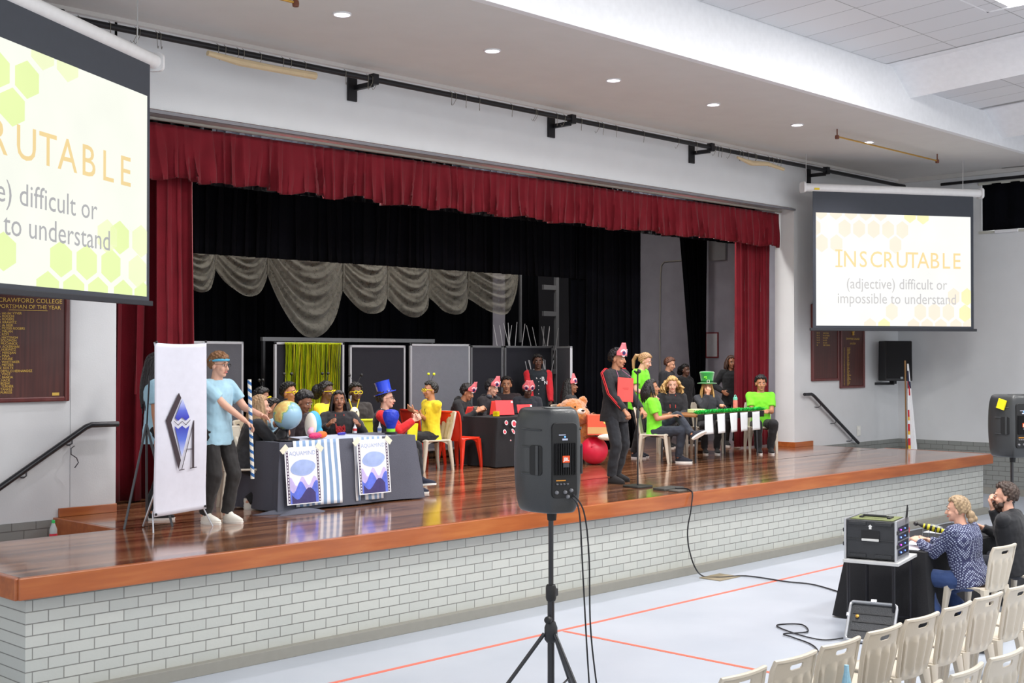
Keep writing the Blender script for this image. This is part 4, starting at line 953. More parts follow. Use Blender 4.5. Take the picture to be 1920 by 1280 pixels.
# speaker at the microphone
person('standing speaker in a black tracksuit with red stripes and a red card on the chest',12.84,1.42,1,178,h=1.75,skin='tan',top=('long',(30,30,34)),bottom=(34,36,42),shoes=((34,32,34),(30,30,30)),hair=('short',(22,18,20)),acc=('eyemask','sign','stripes'),hands=[(-.26,.24,.95),(.16,.28,.95)],palm=[(0,-1,-.3),(0,-1,-.3)],curl=1.2,feet=[(-.17,-.05,0),(.14,.1,0)],vox=.006,wide=1.12,look=(-14,-3),lean=2)
# green team
person('standing girl with a fair ponytail in lime green over black sleeves, looking down',16.2,3.72,1,165,h=1.72,skin='fair',top=('tee',GRN),hair=('ponytail',(170,132,90)),hands=[(.0,.3,.98),(.18,.3,1.0)],look=(-8,-20),lean=8,bottom=(22,22,26),shoes=((30,32,44),(230,230,230)),vox=.0065)
seated('player in lime green with shoulder-length black hair and crossed legs nearest the microphone',15.72,3.0,148,'green player with crossed legs',skin='tan',top=('tee',GRN),bottom=(38,44,56),hair=('bob',(22,18,20)),h=1.72,hands=[(-.12,.26,.72),(.1,.28,.72)],feet=[(.16,.64,.36),(.02,.42,0)],knees=[(-.1,1,1.2),(.15,1,.9)],shoes=((30,32,44),(236,236,232)),look=(0,8),palm=[(0,0,-1),(0,0,-1)],vox=.0065,lean=-4)
seated('player with long curly blond hair in a black hoodie behind the green-trimmed table',17.3,3.85,228,'curly blond player',skin='fair',top=('hoodie',(30,30,34)),hair=('curly',(190,152,96)),acc=('cord',),h=1.76,look=(0,-6),vox=.0065)
seated('player in a tall green hat with long fair hair, hand held to the mouth',17.95,3.6,224,'player in the green hat',skin='light',top=('long',(52,54,60)),hair=('straightlong',(196,156,90)),acc=('greenhat',),h=1.62,hands=[(-.2,.34,.8),(.03,.22,1.0)],palm=[(0,0,-1),(0,-1,0)],curl=1.0,vox=.0065)
seated('smiling boy in lime green with clasped hands beside the maroon curtain',18.6,2.95,226,'boy in lime green beside the maroon curtain',skin='tan',top=('tee',GRN),hair=('curlyshort',(22,20,22)),h=1.8,hands=[(-.03,.34,.72),(.04,.34,.72)],palm=[(0,0,-1),(0,0,-1)],curl=.9,vox=.0065,look=(0,-2))
# backstage helpers
person('person in a dark blazer and red tie with auburn hair standing behind the green team',18.35,4.75,1,170,h=1.64,skin='light',top=('long',(24,24,30)),hair=('tied',(96,60,44)),acc=('redtie',),look=(-10,-14),vox=.0085)
person('person with bushy dark hair standing in shadow left of the green hat',19.15,4.95,1,185,h=1.5,skin='dark',top=('long',(20,20,24)),hair=('puff',(20,16,18)),vox=.01)
person('person in black with brown hair standing in shade beside the right maroon curtain',19.55,4.2,1,215,h=1.66,skin='brown',top=('long',(16,18,22)),hair=('bob',(70,46,36)),vox=.01,hands=[(-.05,.2,1.3),(.2,.1,1.0)])
# judges in the hall
BP,n,L,b=nodemat('patterned_blouse'); t=n.new('ShaderNodeTexCoord'); mp=n.new('ShaderNodeMapping'); mp.inputs['Rotation'].default_value=(.6,.5,.78); L.new(t.outputs['Object'],mp.inputs[0])
ck=n.new('ShaderNodeTexVoronoi'); ck.inputs['Scale'].default_value=52; ck.inputs['Randomness'].default_value=.15; L.new(mp.outputs[0],ck.inputs['Vector']); r=n.new('ShaderNodeValToRGB'); L.new(ck.outputs['Distance'],r.inputs[0])
e=r.color_ramp.elements; e[0].position=.34; e[0].color=lin((160,168,192)); e[1].position=.42; e[1].color=lin((44,48,84)); L.new(r.outputs[0],b.inputs['Base Color']); b.inputs['Roughness'].default_value=.8
person('woman with blond hair in a low bun and navy patterned blouse at the judges table',12.0,-3.76,0,0,sit=True,h=1.74,skin='fair',top=('blouse',BP),bottom=(44,66,112),hair=('lowbun',(156,132,102)),lean=14,look=(-16,-2),hands=[(-.1,.5,.8),(.06,.48,.8)],feet=[(-.2,.3,0),(.1,.1,0)],shoes=((190,160,120),(200,190,170)),wide=1.34,belly=.04,palm=[(.3,0,-1),(-.3,0,-1)],curl=.6,vox=.0065)
person('bearded man with short brown hair in a black jacket at the judges table',13.0,-3.8,0,-8,sit=True,h=1.88,skin='fair',top=('long',(26,27,32)),bottom=(30,32,44),hair=('short',(60,44,36)),acc=('beard',),lean=12,look=(-10,0),hands=[(-.03,.25,1.06),(.2,.42,.83)],palm=[(.3,-1,0),(0,0,-1)],curl=1.0,wide=1.3,vox=.0065)
# ------------------------------------------------------------------ tables and cloths
def table(name,label,x0,x1,y0,y1,z,zt,top,leg,rz=0,group='tables on the stage'):
    cx,cy=(x0+x1)/2,(y0+y1)/2; t=thing('folding_table' if name is None else name,label,'table',(cx,cy,z),rz,group); W=x1-x0;D=y1-y0
    MB().box((0,0,zt-.015),(W,D,.03)).build('tabletop',top,t,smooth=False,bevel=.004)
    for sx in (-1,1):
        for sy in (-1,1):
            MB().tube([(sx*(W/2-.1),sy*(D/2-.08),zt-.03),(sx*(W/2-.08),sy*(D/2-.06),0)],.014,8).build('leg',leg,t)
    return t
def clothmesh(W,D,H,flare,seed,drop=.012,sides=None,wave=.02):
    """cloth lying on a W x D table of height H, origin at the floor under its centre"""
    mb=MB(); z=H+.004
    mb.grid(lambda u,v:V(((u-.5)*W,(v-.5)*D,z+.002*noise.noise(V((u*9,v*9,seed))))),30,12)
    per=[]; 
    def P(k):
        pts=[(-W/2,-D/2),(W/2,-D/2),(W/2,D/2),(-W/2,D/2)]; nrm=[(0,-1),(1,0),(0,1),(-1,0)]
        i=int(k)%4; f=k-int(k); a=V(pts[i]); b_=V(pts[(i+1)%4]); n0=V(nrm[i]); n1=V(nrm[(i+1)%4]); nm_=V(nrm[(i-1)%4])
        p=a.lerp(b_,f); q=n0.copy()
        if f>.88: q=(n0.lerp(n1,(f-.88)/.24)).normalized()
        if f<.12: q=(nm_.lerp(n0,.5+f/.24)).normalized()
        return p,q
    NU=220
    def fn(u,v):
        p,q=P(min(u*4,3.99999) if u<1 else 0); s=(u*2*(W+D))
        fl=flare*v+wave*v*(math.sin(s*9+seed+2*noise.noise(V((s,seed,0))))+.6*noise.noise(V((s*3,seed,v))))+.006
        cr=abs(((u*4)%1)-.5)*2; fl+=flare*.9*v*max(0,(cr-.8)/.2)
        return V((p.x+q.x*fl,p.y+q.y*fl,z-(H-drop)*v))
    mb.grid(lambda u,v:fn(u if u<1 else 0,v),NU,14,flip=True)
    return mb
DG=mat((88,90,102),.9,bump=.25,bscale=120,var=.06,name='dark_grey_cloth'); BC=mat((24,24,28),.9,bump=.15,bscale=120,var=.1,name='black_cloth')
TT=mat((200,196,188),.5,name='laminate'); TL=mat((40,40,44),.4,metal=.6,name='table_leg')
table(None,'long table under the dark grey cloth with the two posters',7.9,9.8,1.88,2.6,1,.73,TT,TL)
o=clothmesh(1.88,.74,.73,.05,2.0).build('tablecloth',DG,solid=0,angle=70,loc=(8.83,2.24,1)); tag(o,'dark grey tablecloth with posters taped on its front','tablecloth')
o=MB(); 
def heap(u,v): 
    r_=.02+.3*u*(.6+.4*math.sin(v*PI)); return V((7.68+.55*u+.1*math.sin(v*5),1.62+.3*v-.04*u,1.004+.05*math.sin(PI*u)*(1+.5*math.sin(v*9))*math.sin(PI*min(1,max(0,v)))))
tag(o.grid(heap,20,14).build('fabric_fold',DG,solid=.006),'dark grey cloth corner trailing on the stage boards under the left poster','cloth')
# pale sheet across the table top
tag(MB().grid(lambda u,v:V((8.2+1.25*u-.2*v*u,1.9+.62*v,1.7375+.001*math.sin(u*30))),20,6).build('table_runner',mat((178,186,204),.8),solid=.003),'pale blue-grey sheet spread over the top of the grey-clothed table','cloth')
# striped runners
SC=[mat((236,238,242),.8,bump=.1,name='runner_white'),mat((132,160,196),.8,bump=.1,name='runner_blue')]
def runner(x0,x1,label,seed,ns):
    def fn(u,v):
        z=1.742-.69*v; fl=.012+.062*v+.012*math.sin(u*9+seed)*v
        return V((x0+(x1-x0)*u+.015*math.sin(v*3+seed)*v,1.87-fl,z))
    o=MB().grid(fn,ns*4,16,lambda u,v:int(u*ns)%2).build('striped_runner',SC,solid=.003,angle=70); return tag(o,label,'cloth','striped runners on the grey tablecloth')
runner(8.05,8.66,'blue and white striped runner under the left poster',0,15)
runner(8.86,9.27,'blue and white striped runner under the right poster',2,11)
# posters (film-strip frame, plain blue and violet abstract picture)
PW=[mat((232,232,242),.5,name='poster_paper'),mat((60,30,70),.5),mat((150,170,206),.5),mat((90,110,214),.5,var=.2,vscale=9),mat((60,50,110),.5,var=.2,vscale=9),mat((196,180,230),.5,var=.15,vscale=9),mat((160,180,228),.5,var=.2,vscale=6),mat((250,250,252),.5)]
def poster(xc,zc,label,rz,rx):
    t=thing('poster',label,'poster',(xc,1.765,zc),rz,'film-strip posters'); t.rotation_euler=(rx,0,rz); W,H=.45,.60
    p=MB(); p.box((0,0,0),(W,.003,H),7); p.box((0,-.002,0),(W-.016,.001,H-.016),0)
    for s in (-1,1):
        p.box((s*(W/2-.028),-.003,-.01),(.026,.001,H-.05),1)
        for k in range(17): p.box((s*(W/2-.028),-.0038,-H/2+.035+k*.0325),(.009,.001,.02),7)
    def blob(pts,mi,y): p.poly(pts[::-1],.0006,mi,Matrix.Translation((0,y,0)))
    W2=W/2-.045
    # abstract waves of lavender, blue and dark violet
    blob([(-W2,-.29)]+[(W2,-.29)]+[(W2*(1-j/8),-.06+.05*math.sin(j*.9)) for j in range(17)],5,-.003)
    blob([(-W2,-.29),(W2,-.29)]+[(W2*(1-j/8),-.12+.06*math.sin(j*.7+1)) for j in range(17)],3,-.0036)
    blob([(-W2*.9,-.29),(W2*.8,-.29)]+[(W2*.8-(W2*1.7)*j/10,-.19+.06*math.sin(j*.62)) for j in range(11)],4,-.0042)
    blob([(.0+.16*math.cos(2*PI*j/28)*(1+.1*math.sin(4*PI*j/28)),.08+.085*math.sin(2*PI*j/28)) for j in range(28)],6,-.0036)
    p.build('picture',PW,t,smooth=False)
    x=MB(); x.text('AQUAMIND',.062,0,Matrix.Translation((0,-.0035,.212)),'CENTER',1.02,.0); x.build('poster_title',PW[2],t,smooth=False)
    tp_=MB()
    for s in (-1,1): tp_.box((s*(W/2-.0),-.005,H/2-.015),(.1,.001,.06),M=Matrix.Translation((s*(W/2),0,H/2-.02))@Matrix.Rotation(s*.7,4,'Y')@Matrix.Translation((-s*(W/2),0,-(H/2-.02))))
    tp_.build('tape',mat((226,222,200),.5),t,smooth=False)
poster(8.12,1.385,'left poster titled in pale blue capitals, taped to the dark grey tablecloth',0,-.1)
poster(9.08,1.42,'right poster titled in pale blue capitals, taped to the dark grey tablecloth',0,-.1)
# props on the blue team table
GM,n,L,b=nodemat('globe_map'); t=n.new('ShaderNodeTexCoord'); nz=n.new('ShaderNodeTexNoise'); nz.inputs['Scale'].default_value=5.5; nz.inputs['Detail'].default_value=5; L.new(t.outputs['Object'],nz.inputs['Vector'])
r=n.new('ShaderNodeValToRGB'); L.new(nz.outputs['Fac'],r.inputs[0]); e=r.color_ramp.elements; e[0].position=.5; e[0].color=lin((150,190,216)); e[1].position=.56; e[1].color=lin((226,214,130)); x=e.new(.535); x.color=lin((120,176,120)); x=e.new(.66); x.color=lin((222,160,96))
L.new(r.outputs[0],b.inputs['Base Color']); b.inputs['Roughness'].default_value=.3
t=thing('globe','large world globe on a dark stand on the grey-clothed table','globe',(8.1,2.02,1.742))
MB().ell((0,0,.27),.155,nu=36,nv=24).build('sphere',GM,t); MB().lathe([(.13,0),(.13,.012),(.03,.03),(.014,.05),(.014,.1),(.03,.12)],n=24).build('stand',mat((28,28,34),.3,coat=.4),t)
MB().tube([V((.17*math.sin(q),0,.27-.17*math.cos(q))) for q in [PI*j/14 for j in range(15)]],.008,8,M=Matrix.Rotation(2.0,4,'Z')).build('meridian_arm',mat((28,28,34),.3,coat=.4),t)
t=thing('plush_toy','puffy blue and white toy with pink fins lying beside the globe','toy',(8.55,2.16,1.742),.5)
b_=MB(); b_.ell((0,0,.15),(.1,.09,.15)); b_.ell((.02,0,.07),(.09,.1,.07)); bake(b_,'toy_body',mat((70,170,210),.5),t,.01,3)
b_=MB(); b_.ell((-.075,0,.14),(.045,.07,.14)); b_.build('toy_belly',mat((236,232,216),.6),t); MB().cap((-.1,-.02,.1),.03,(-.17,-.04,.07),.035,12).build('fin',mat((240,170,196),.6),t)
t=thing('stuffed_fish','small pink dotted and orange soft shape lying on the table edge','toy',(8.47,1.97,1.745),.25)
MB().ell((-.05,0,.035),(.1,.05,.035)).build('pink_end',mat((222,50,110),.6,var=.4,vscale=60),t); MB().ell((.07,.01,.04),(.08,.05,.04)).build('orange_end',mat((240,110,36),.6),t)
t=thing('marker_pen','dark blue tube lying on the pale sheet','pen',(9.05,2.3,1.742),.3); MB().cap((-.06,0,.018),.016,(.05,0,.018),.018,12).build('barrel',mat((36,30,150),.4),t); MB().cap((.05,0,.018),.012,(.085,0,.018),.008,10).build('cap',mat((30,26,110),.4),t)
for (x,y,lab) in ((8.28,2.45,'small white squeeze bottle left of the globe'),(9.42,2.52,'small white squeeze bottle in front of the girl with long hair'),(9.66,2.36,'small white and red squeeze bottle in front of the blue vase')):
    t=thing('squeeze_bottle',lab,'bottle',(x,y,1.742),0,'small squeeze bottles'); MB().lathe([(.022,0),(.024,.02),(.024,.06),(.012,.08)],n=16).build('bottle_body',mat((226,230,236),.3),t); MB().lathe([(.012,.08),(.01,.095),(.004,.125),(.002,.13)],n=12).build('nozzle',mat((240,240,242),.4),t)
    MB().lathe([(.0245,.025),(.0245,.055)],n=16,caps=False).build('bottle_label',mat((120,150,210) if y<2.4 else (210,60,60),.5),t)
t=thing('blue_vase','plain rounded blue vase shape on a dark stand with a green band','vase',(9.68,2.18,1.742))
b_=MB(); b_.lathe([(.045,.05),(.05,.065),(.066,.11),(.09,.17),(.097,.21),(.086,.255),(.05,.275),(.01,.28)],n=28); b_.build('vase_body',mat((36,60,190),.4,bump=.5,bscale=25,var=.12,vscale=10),t)
MB().lathe([(.052,.02),(.052,.055)],n=24).build('green_band',mat((150,230,50),.5),t); MB().lathe([(.075,0),(.075,.015),(.055,.02)],n=24).build('vase_stand',mat((34,36,48),.4),t)
# bee toy with a red nose and folding cards
t=thing('insect_toy','white-faced toy with yellow antennae and a red nose beside the lime chair','toy',(10.2,3.5,1.9),math.radians(140))
b_=MB(); b_.ell((0,0,.0),(.065,.08,.1)); b_.ell((0,-.02,-.15),(.08,.07,.1)); bake(b_,'toy_body',mat((236,226,196),.6),t,.01,3); MB().ell((0,.09,.0),.022).build('nose',mat((220,40,60),.4),t)
k=MB(); k.tube([(-.03,0,.08),(-.06,0,.2)],.008,6); k.tube([(.03,0,.08),(.07,0,.2)],.008,6); k.build('antennae',mat((230,210,40),.5),t); k=MB(); k.ell((-.03,.068,.04),.01); k.ell((.03,.068,.04),.01); k.build('toy_eyes',EI,t)
tag(MB().lathe([(.07,0),(.08,.63),(.06,.65)],(10.2,3.5,1.0),20).build('lime_tub',PL),'lime yellow tub under the white-faced toy','tub')
# yellow team trestle
table(None,'plain brown table of the yellow team behind the globe',8.9,10.3,3.62,3.9,1,.70,mat((110,66,38),.5),TL)
tag(MB().box((10.95,3.25,1.6),(.16,.02,.34),M=Matrix.Translation((10.95,3.25,1.6))@Matrix.Rotation(.12,4,'X')@Matrix.Translation((-10.95,-3.25,-1.6))).build('yellow_card',mat((236,230,40),.6),smooth=False,loc=(0,0,-.0)),'upright yellow card behind the blue vase','card')
tag(MB().lathe([(.15,0),(.15,.02),(.02,.04),(.02,.38),(.12,.4),(.12,.42)],(10.95,3.27,1.0),16).build('side_stool',mat((60,60,66),.5)),'small dark stool carrying the yellow card','stool')

# red team table
table(None,'table under the black sticker-covered cloth in the middle of the stage',13.32,15.1,4.05,4.8,1,.73,TT,TL)
o=clothmesh(1.8,.77,.73,.06,5.0,wave=.03).build('tablecloth',BC,angle=70,loc=(14.21,4.42,1)); tag(o,'black tablecloth with pink and white stickers in the middle of the stage','tablecloth')
st_=[mat((232,226,230),.5),mat((214,70,84),.5)]
random.seed(12); 
stn=['round sticker at the upper left corner','large round sticker, second of the upper row','slanted oval sticker, third of the upper row','round sticker leftmost of the middle row','oval sticker, second of the middle row','small round sticker, third of the middle row','largest round sticker below the red lid','tiny dot sticker lowest on the left','oval sticker under the second red lid','round sticker lowest on the right','round sticker right of the middle','oval sticker at the upper right']
for i,(dx,dz,r_,kd) in enumerate(((-.78,-.07,.035,0),(-.62,-.09,.055,0),(-.47,-.1,.05,1),(-.84,-.2,.035,0),(-.66,-.2,.045,1),(-.56,-.235,.035,0),(-.4,-.2,.06,0),(-.74,-.33,.012,0),(-.3,-.08,.04,1),(-.3,-.3,.045,0),(-.18,-.2,.04,0),(-.1,-.09,.05,1))):
    k=MB(); M_=Matrix.Translation((14.21+dx,3.985+.2*dz,1.73+dz))@Matrix.Rotation(-.15,4,'X')@Matrix.Rotation(random.uniform(-.6,.6),4,'Y')
    el=lambda r,f:[(r*math.cos(2*PI*j/14)*(f),r*math.sin(2*PI*j/14)) for j in range(14)][::-1]
    k.poly(el(r_,1 if not kd else .55),.003,0,M_); k.poly(el(r_*.68,1 if not kd else .5),.002,1,M_@Matrix.Translation((0,-.003,0)))
    tag(k.build('sticker',st_,smooth=False),'pink and white '+stn[i]+' on the black tablecloth','sticker','stickers on the black tablecloth')
RL=mat((222,44,50),.45,name='red_card')
for (x,y,w_,h_,rz,lab) in ((13.75,4.3,.3,.23,-.35,'open red lid standing on the black table, nearest the red chair'),(14.45,4.55,.27,.14,-.3,'lower red lid standing in front of the player looking down')):
    t=thing('red_laptop',lab,'laptop',(x,y,1.742),rz,'red laptops on the black table')
    M_=Matrix.Rotation(-.28,4,'X'); MB().box((0,0,h_/2+.01),(w_,.012,h_),M=M_).build('lid',RL,t,smooth=False,bevel=.004); MB().box((0,.11,.009),(w_,.2,.016)).build('keyboard_base',mat((40,40,46),.4),t,smooth=False,bevel=.004)
    tk=MB(); tk.box((w_/2-.02,-.009,h_-.02),(.03,.002,.03),M=M_); tk.build('corner_sticker',st_[0],t,smooth=False)
t=thing('puzzle_cube','yellow-faced puzzle cube on the edge of the black table','cube',(13.5,4.25,1.742),.3)
MB().box((0,0,.038),(.072,.072,.072)).build('core',mat((20,20,20),.4),t,smooth=False)
k=MB()
for a_ in (-1,0,1):
    for c_ in (-1,0,1): k.box((a_*.024,-.0365,.038+c_*.024),(.021,.002,.021),0); k.box((-.0365,a_*.024,.038+c_*.024),(.002,.021,.021),1); k.box((a_*.024,c_*.024,.0745),(.021,.021,.002),0)
k.build('tiles',[mat((240,220,20),.3),mat((220,200,20),.3)],t,smooth=False)

# teddy bear, box, ball
BF_=mat((186,112,42),.95,sheen=.8,bump=.8,bscale=70,var=.2,vscale=14,name='bear_fur')
t=thing('teddy_bear','large ginger teddy bear in a red shirt lying face up behind the black loudspeaker','toy',(14.66,3.75,1.5),math.radians(-42)); t.scale=(.8,.8,.8)
b_=MB(); b_.ell((0,0,.42),(.27,.22,.2)); b_.ell((-.24,.02,.42),(.1,.06,.1)); b_.ell((.2,.05,.56),(.09,.06,.1)); b_.ell((.12,-.1,.3),(.2,.2,.18)); b_.ell((.25,0,0),(.2,.2,.22)); b_.cap((.2,0,-.1),.13,(.15,-.1,-.42),.12,14); b_.cap((.42,.0,.1),.09,(.55,-.1,-.1),.08,12); bake(b_,'bear_body',BF_,t,.013,2,wob=.012,wscale=22)
b_=MB(); b_.ell((.13,-.22,.37),(.09,.09,.065)); b_.build('muzzle',mat((226,214,200),.9,bump=.5,bscale=60),t); MB().ell((.16,-.3,.4),(.035,.025,.022)).build('bear_nose',mat((24,20,20),.3),t)
k=MB(); k.ell((.02,-.2,.46),.02); k.ell((.24,-.17,.46),.02); k.build('bear_eyes',EI,t)
b_=MB(); b_.ell((.32,.02,.15),(.22,.2,.17)); b_.cap((.36,0,.2),.12,(.5,-.06,.05),.1,12); bake(b_,'red_shirt',cloth((196,24,44)),t,.013,3,wob=.008,wscale=14)
tag(MB().lathe([(.2,0),(.2,.02),(.2,.3),(.18,.32)],(14.7,3.8,1.0),20).build('plinth_stool',mat((60,34,30),.6)),'dark stool under the teddy bear','stool')
t=thing('cardboard_box','orange-red box with a yellow disc and tan band standing beside the teddy bear','box',(14.72,3.25,1.46),math.radians(-46))
MB().box((0,0,.15),(.4,.26,.3)).build('box_body',mat((230,92,62),.6),t,smooth=False,bevel=.004); MB().box((0,-.132,.07),(.4,.003,.1)).build('tan_band',mat((206,160,104),.6),t,smooth=False)
k=MB(); k.poly([(.09+.055*math.cos(2*PI*j/24),.21+.055*math.sin(2*PI*j/24)) for j in range(24)][::-1],.003,0,Matrix.Translation((0,-.131,0))); k.build('yellow_disc',mat((240,214,110),.6),t,smooth=False)
MB().ell((.1,-.13,-.03),(.15,.08,.05)).build('white_cloth',mat((226,216,200),.8,bump=.5),t)
t=thing('exercise_ball','glossy pink-red exercise ball on the stage beside the black loudspeaker','ball',(14.75,3.4,1.0)); MB().ell((0,0,.21),.212,nu=36,nv=24).build('ball_skin',mat((206,30,62),.35,bump=.05),t); MB().ell((-.17,-.1,.28),.012).build('valve',mat((180,20,50),.5),t)

# green team table
t=table(None,'table with green feather trim and white sheets, at the right of the stage',16.02,18.05,2.5,3.25,1,.73,mat((150,98,58),.4,name='brown_laminate'),mat((70,72,76),.35,metal=.7),math.radians(3))
o=MB().grid(lambda u,v:V((16.05+2.0*u,2.42+.105*u-.0+.006*math.sin(u*40)*v,1.745-.1*v)),40,4).build('table_skirt',mat((20,24,24),.9),solid=.006); tag(o,'narrow black strip along the front edge of the green table','cloth')
fe=MB(); random.seed(8)
for k_ in range(2600):
    u=k_/2600; x=16.12+1.95*u; y=2.47+.11*u+random.uniform(-.05,.06); z=1.745+random.uniform(0,.015); a_=random.uniform(0,6.28); l_=random.uniform(.04,.085)
    d_=V((math.cos(a_)*.8,math.sin(a_)*.8,random.uniform(.15,1))).normalized()*l_; sd=V((-math.sin(a_),math.cos(a_),0))*.006
    p=V((x,y,z)); fe.add([p-sd,p+sd,p+d_*.6+sd+V((0,0,.005)),p+d_,p+d_*.6-sd+V((0,0,.005))],[(0,1,2,3,4)])
fe.tube([V((16.12+1.95*j/20,2.475+.11*j/20,1.76)) for j in range(21)],.016,8)
tag(fe.build('feather_boa',mat((40,200,80),.8,var=.15,name='green_feathers'),angle=180),'bright green feather trim lying along the front edge of the table','boa')
for k_ in range(5):
    x=16.18+.355*k_+(0,.0,.02,-.02,.0)[k_]; u=(x-16.05)/2; y=2.385+.105*u
    o=MB().grid(lambda u_,v_,x=x,y=y,k_=k_:V((x+.21*u_+.012*v_*(k_-2)*.6,y-.01-.02*v_*math.sin(u_*2+k_)-.012*v_,1.735-.3*v_+.006*u_)),6,8).build('paper_sheet',mat((226,232,236),.6),solid=.002,loc=(0,0,0))
    tag(o,'blank white sheet hanging from the green table, %s'%('leftmost of five','second of five from the left','middle one of five','fourth of five from the left','rightmost of five')[k_],'paper','white sheets hanging from the green table')
t=thing('water_bottle','salmon pink water bottle with a mint green handle lid on the green table','bottle',(17.55,2.75,1.735)); MB().lathe([(.036,0),(.038,.02),(.038,.16),(.034,.19)],n=20).build('bottle_body',mat((226,130,116),.4,var=.15,vscale=40),t); MB().lathe([(.036,.19),(.036,.225),(.02,.24)],n=20).build('lid',mat((120,206,180),.4),t); MB().tube([V((.028*math.cos(q),0,.235+.035*math.sin(q))) for q in [PI*j/8 for j in range(9)]],.007,6).build('handle',mat((120,206,180),.4),t)
tag(MB().rbox((16.75,2.95,1.765),(.28,.18,.055),.03).build('open_book',mat((206,222,160),.6),bevel=.004),'pale green tray on the table in front of the curly blond player','tray')

# microphone on stand
t=thing('microphone_stand','straight black microphone stand in front of the standing speaker','stand',(12.58,.83,1.0))
MB().rbox((0,0,.012),(.3,.3,.024),.06).build('base',mat((46,46,44),.5),t,bevel=.004); MB().tube([(0,0,.02),(0,0,1.42)],.011,10).build('pole',RB,t); MB().lathe([(.018,.86),(.02,.88),(.02,.95),(.014,.97)],n=12).build('clutch',RB,t); MB().cap((0,0,1.42),.016,(-.03,.02,1.45),.014,10).build('clip',RB,t)
t=thing('microphone','black handheld microphone held in the clip at the top of the stand','microphone',(12.58,.83,2.45),math.radians(48)); MB().cap((.08,-.02,.02),.012,(-.08,.0,-.0),.017,12).build('handle',mat((28,28,30),.4),t); MB().ell((-.105,.0,.0),(.03,.026,.026)).build('mic_head',mat((60,60,62),.5,metal=.5,bump=.5,bscale=300),t)
tag(MB().rbox((12.62,.38,1.014),(.4,.2,.028),.03).build('pedal_board',mat((66,66,62),.6),bevel=.004),'flat dark pedal box lying at the stage edge in front of the microphone','box')
tag(MB().rbox((12.55,.16,1.01),(.26,.16,.02),.02).build('cable_plate',mat((88,84,78),.6),bevel=.004),'thin grey plate under the cable at the stage edge','plate')
CBL=mat((20,20,26),.5,name='cable_black')
def cable(pts,r,label,name='cable'):
    # smooth through points
    P_=[V(p) for p in pts]; out=[]
    for i in range(len(P_)-1):
        p0=P_[max(i-1,0)];p1=P_[i];p2=P_[i+1];p3=P_[min(i+2,len(P_)-1)]
        for j in range(8):
            f=j/8; out.append(.5*((2*p1)+(-p0+p2)*f+(2*p0-5*p1+4*p2-p3)*f*f+(-p0+3*p1-3*p2+p3)*f**3))
    out.append(P_[-1]); return tag(MB().tube(out,r,6).build(name,CBL),label,'cable')
cable([(12.52,.2,1.035),(12.62,.12,1.03),(12.56,.0,1.015),(12.5,-.07,.99),(12.46,-.09,.9),(12.42,-.1,.78),(12.36,-.1,.58),(12.38,-.1,.37),(12.5,-.1,.12),(12.54,-.2,.012),(12.63,-.38,.012),(12.92,-.55,.012),(12.92,-1.09,.012),(12.93,-1.54,.012),(12.3,-2.5,.012),(11.3,-2.85,.012)],.009,'black cable dropping from the stage edge and running over the floor to the judges table')
cable([(10.7,-3.1,.012),(10.5,-3.0,.012),(10.55,-2.7,.012),(10.75,-2.35,.012),(10.95,-2.5,.014),(10.7,-2.72,.014),(10.45,-2.62,.018),(10.4,-2.75,.012),(10.2,-3.1,.012),(9.6,-3.55,.012),(8.8,-4.2,.012)],.007,'thin black cable looping on the floor in front of the rack case stand')
tag(MB().box((12.66,-.35,.005),(.42,.3,.008)).build('floor_plate',mat((140,128,104),.6),bevel=.002,smooth=False),'tan floor plate under the cable at the foot of the stage','plate')
# white banner on X stand
t=thing('banner_stand','tall white banner with a blue diamond and letter A logo on a tripod stand','banner',(6.47,1.46,1.0),math.radians(2))
Wb,Hb=.57,1.62
MB().grid(lambda u,v:V(((u-.5)*Wb,-.005*math.sin(u*7+v*3)-.012*math.sin(PI*u)*math.sin(PI*v)+.02*math.sin(v*9)*(1-v)**3,.145+.03*u*(1-v)+Hb*v-.012*math.sin(PI*u)*v)),20,40).build('banner_sheet',mat((216,216,228),.6,name='banner_white'),t,solid=.003)
KG,n,L,b=nodemat('logo_blue'); t_=n.new('ShaderNodeTexCoord'); s_=n.new('ShaderNodeSeparateXYZ'); L.new(t_.outputs['Object'],s_.inputs[0]); mr=n.new('ShaderNodeMapRange'); mr.inputs[1].default_value=.687; mr.inputs[2].default_value=1.236; L.new(s_.outputs[2],mr.inputs[0]); r=n.new('ShaderNodeValToRGB'); L.new(mr.outputs[0],r.inputs[0]); e=r.color_ramp.elements
e[0].position=0; e[0].color=lin((196,206,240)); e[1].position=1; e[1].color=lin((200,208,238)); 
for ps,cc in ((.3,(84,108,206)),(.54,(40,44,168)),(.66,(44,48,176)),(.8,(84,100,206))): x=e.new(ps); x.color=lin(cc)
L.new(r.outputs[0],b.inputs['Base Color']); b.inputs['Roughness'].default_value=.5
BM=[mat((52,36,44),.5),KG,mat((110,130,220),.5),mat((190,200,238),.5),mat((250,250,252),.5)]
lg=MB(); S_=.57/600.  # logo drawn on a 600-unit wide sheet
def LP(pts,mi,y=-.02): lg.poly([((x-300)*S_,(1000-z_)*S_+.63) for x,z_ in pts][::-1] ,.001,mi,Matrix.Translation((0,y,0)))
def LPc(pts,mi,y=-.02):
    q=[((x-300)*S_,(1000-z_)*S_+.63) for x,z_ in pts]; A=sum(q[i][0]*q[(i+1)%len(q)][1]-q[(i+1)%len(q)][0]*q[i][1] for i in range(len(q)))
    if A>0: q=q[::-1]
    lg.poly(q,.001,mi,Matrix.Translation((0,y,0)))
LPc([(262,300),(290,352),(175,590),(288,970),(262,1062),(115,570)],0)
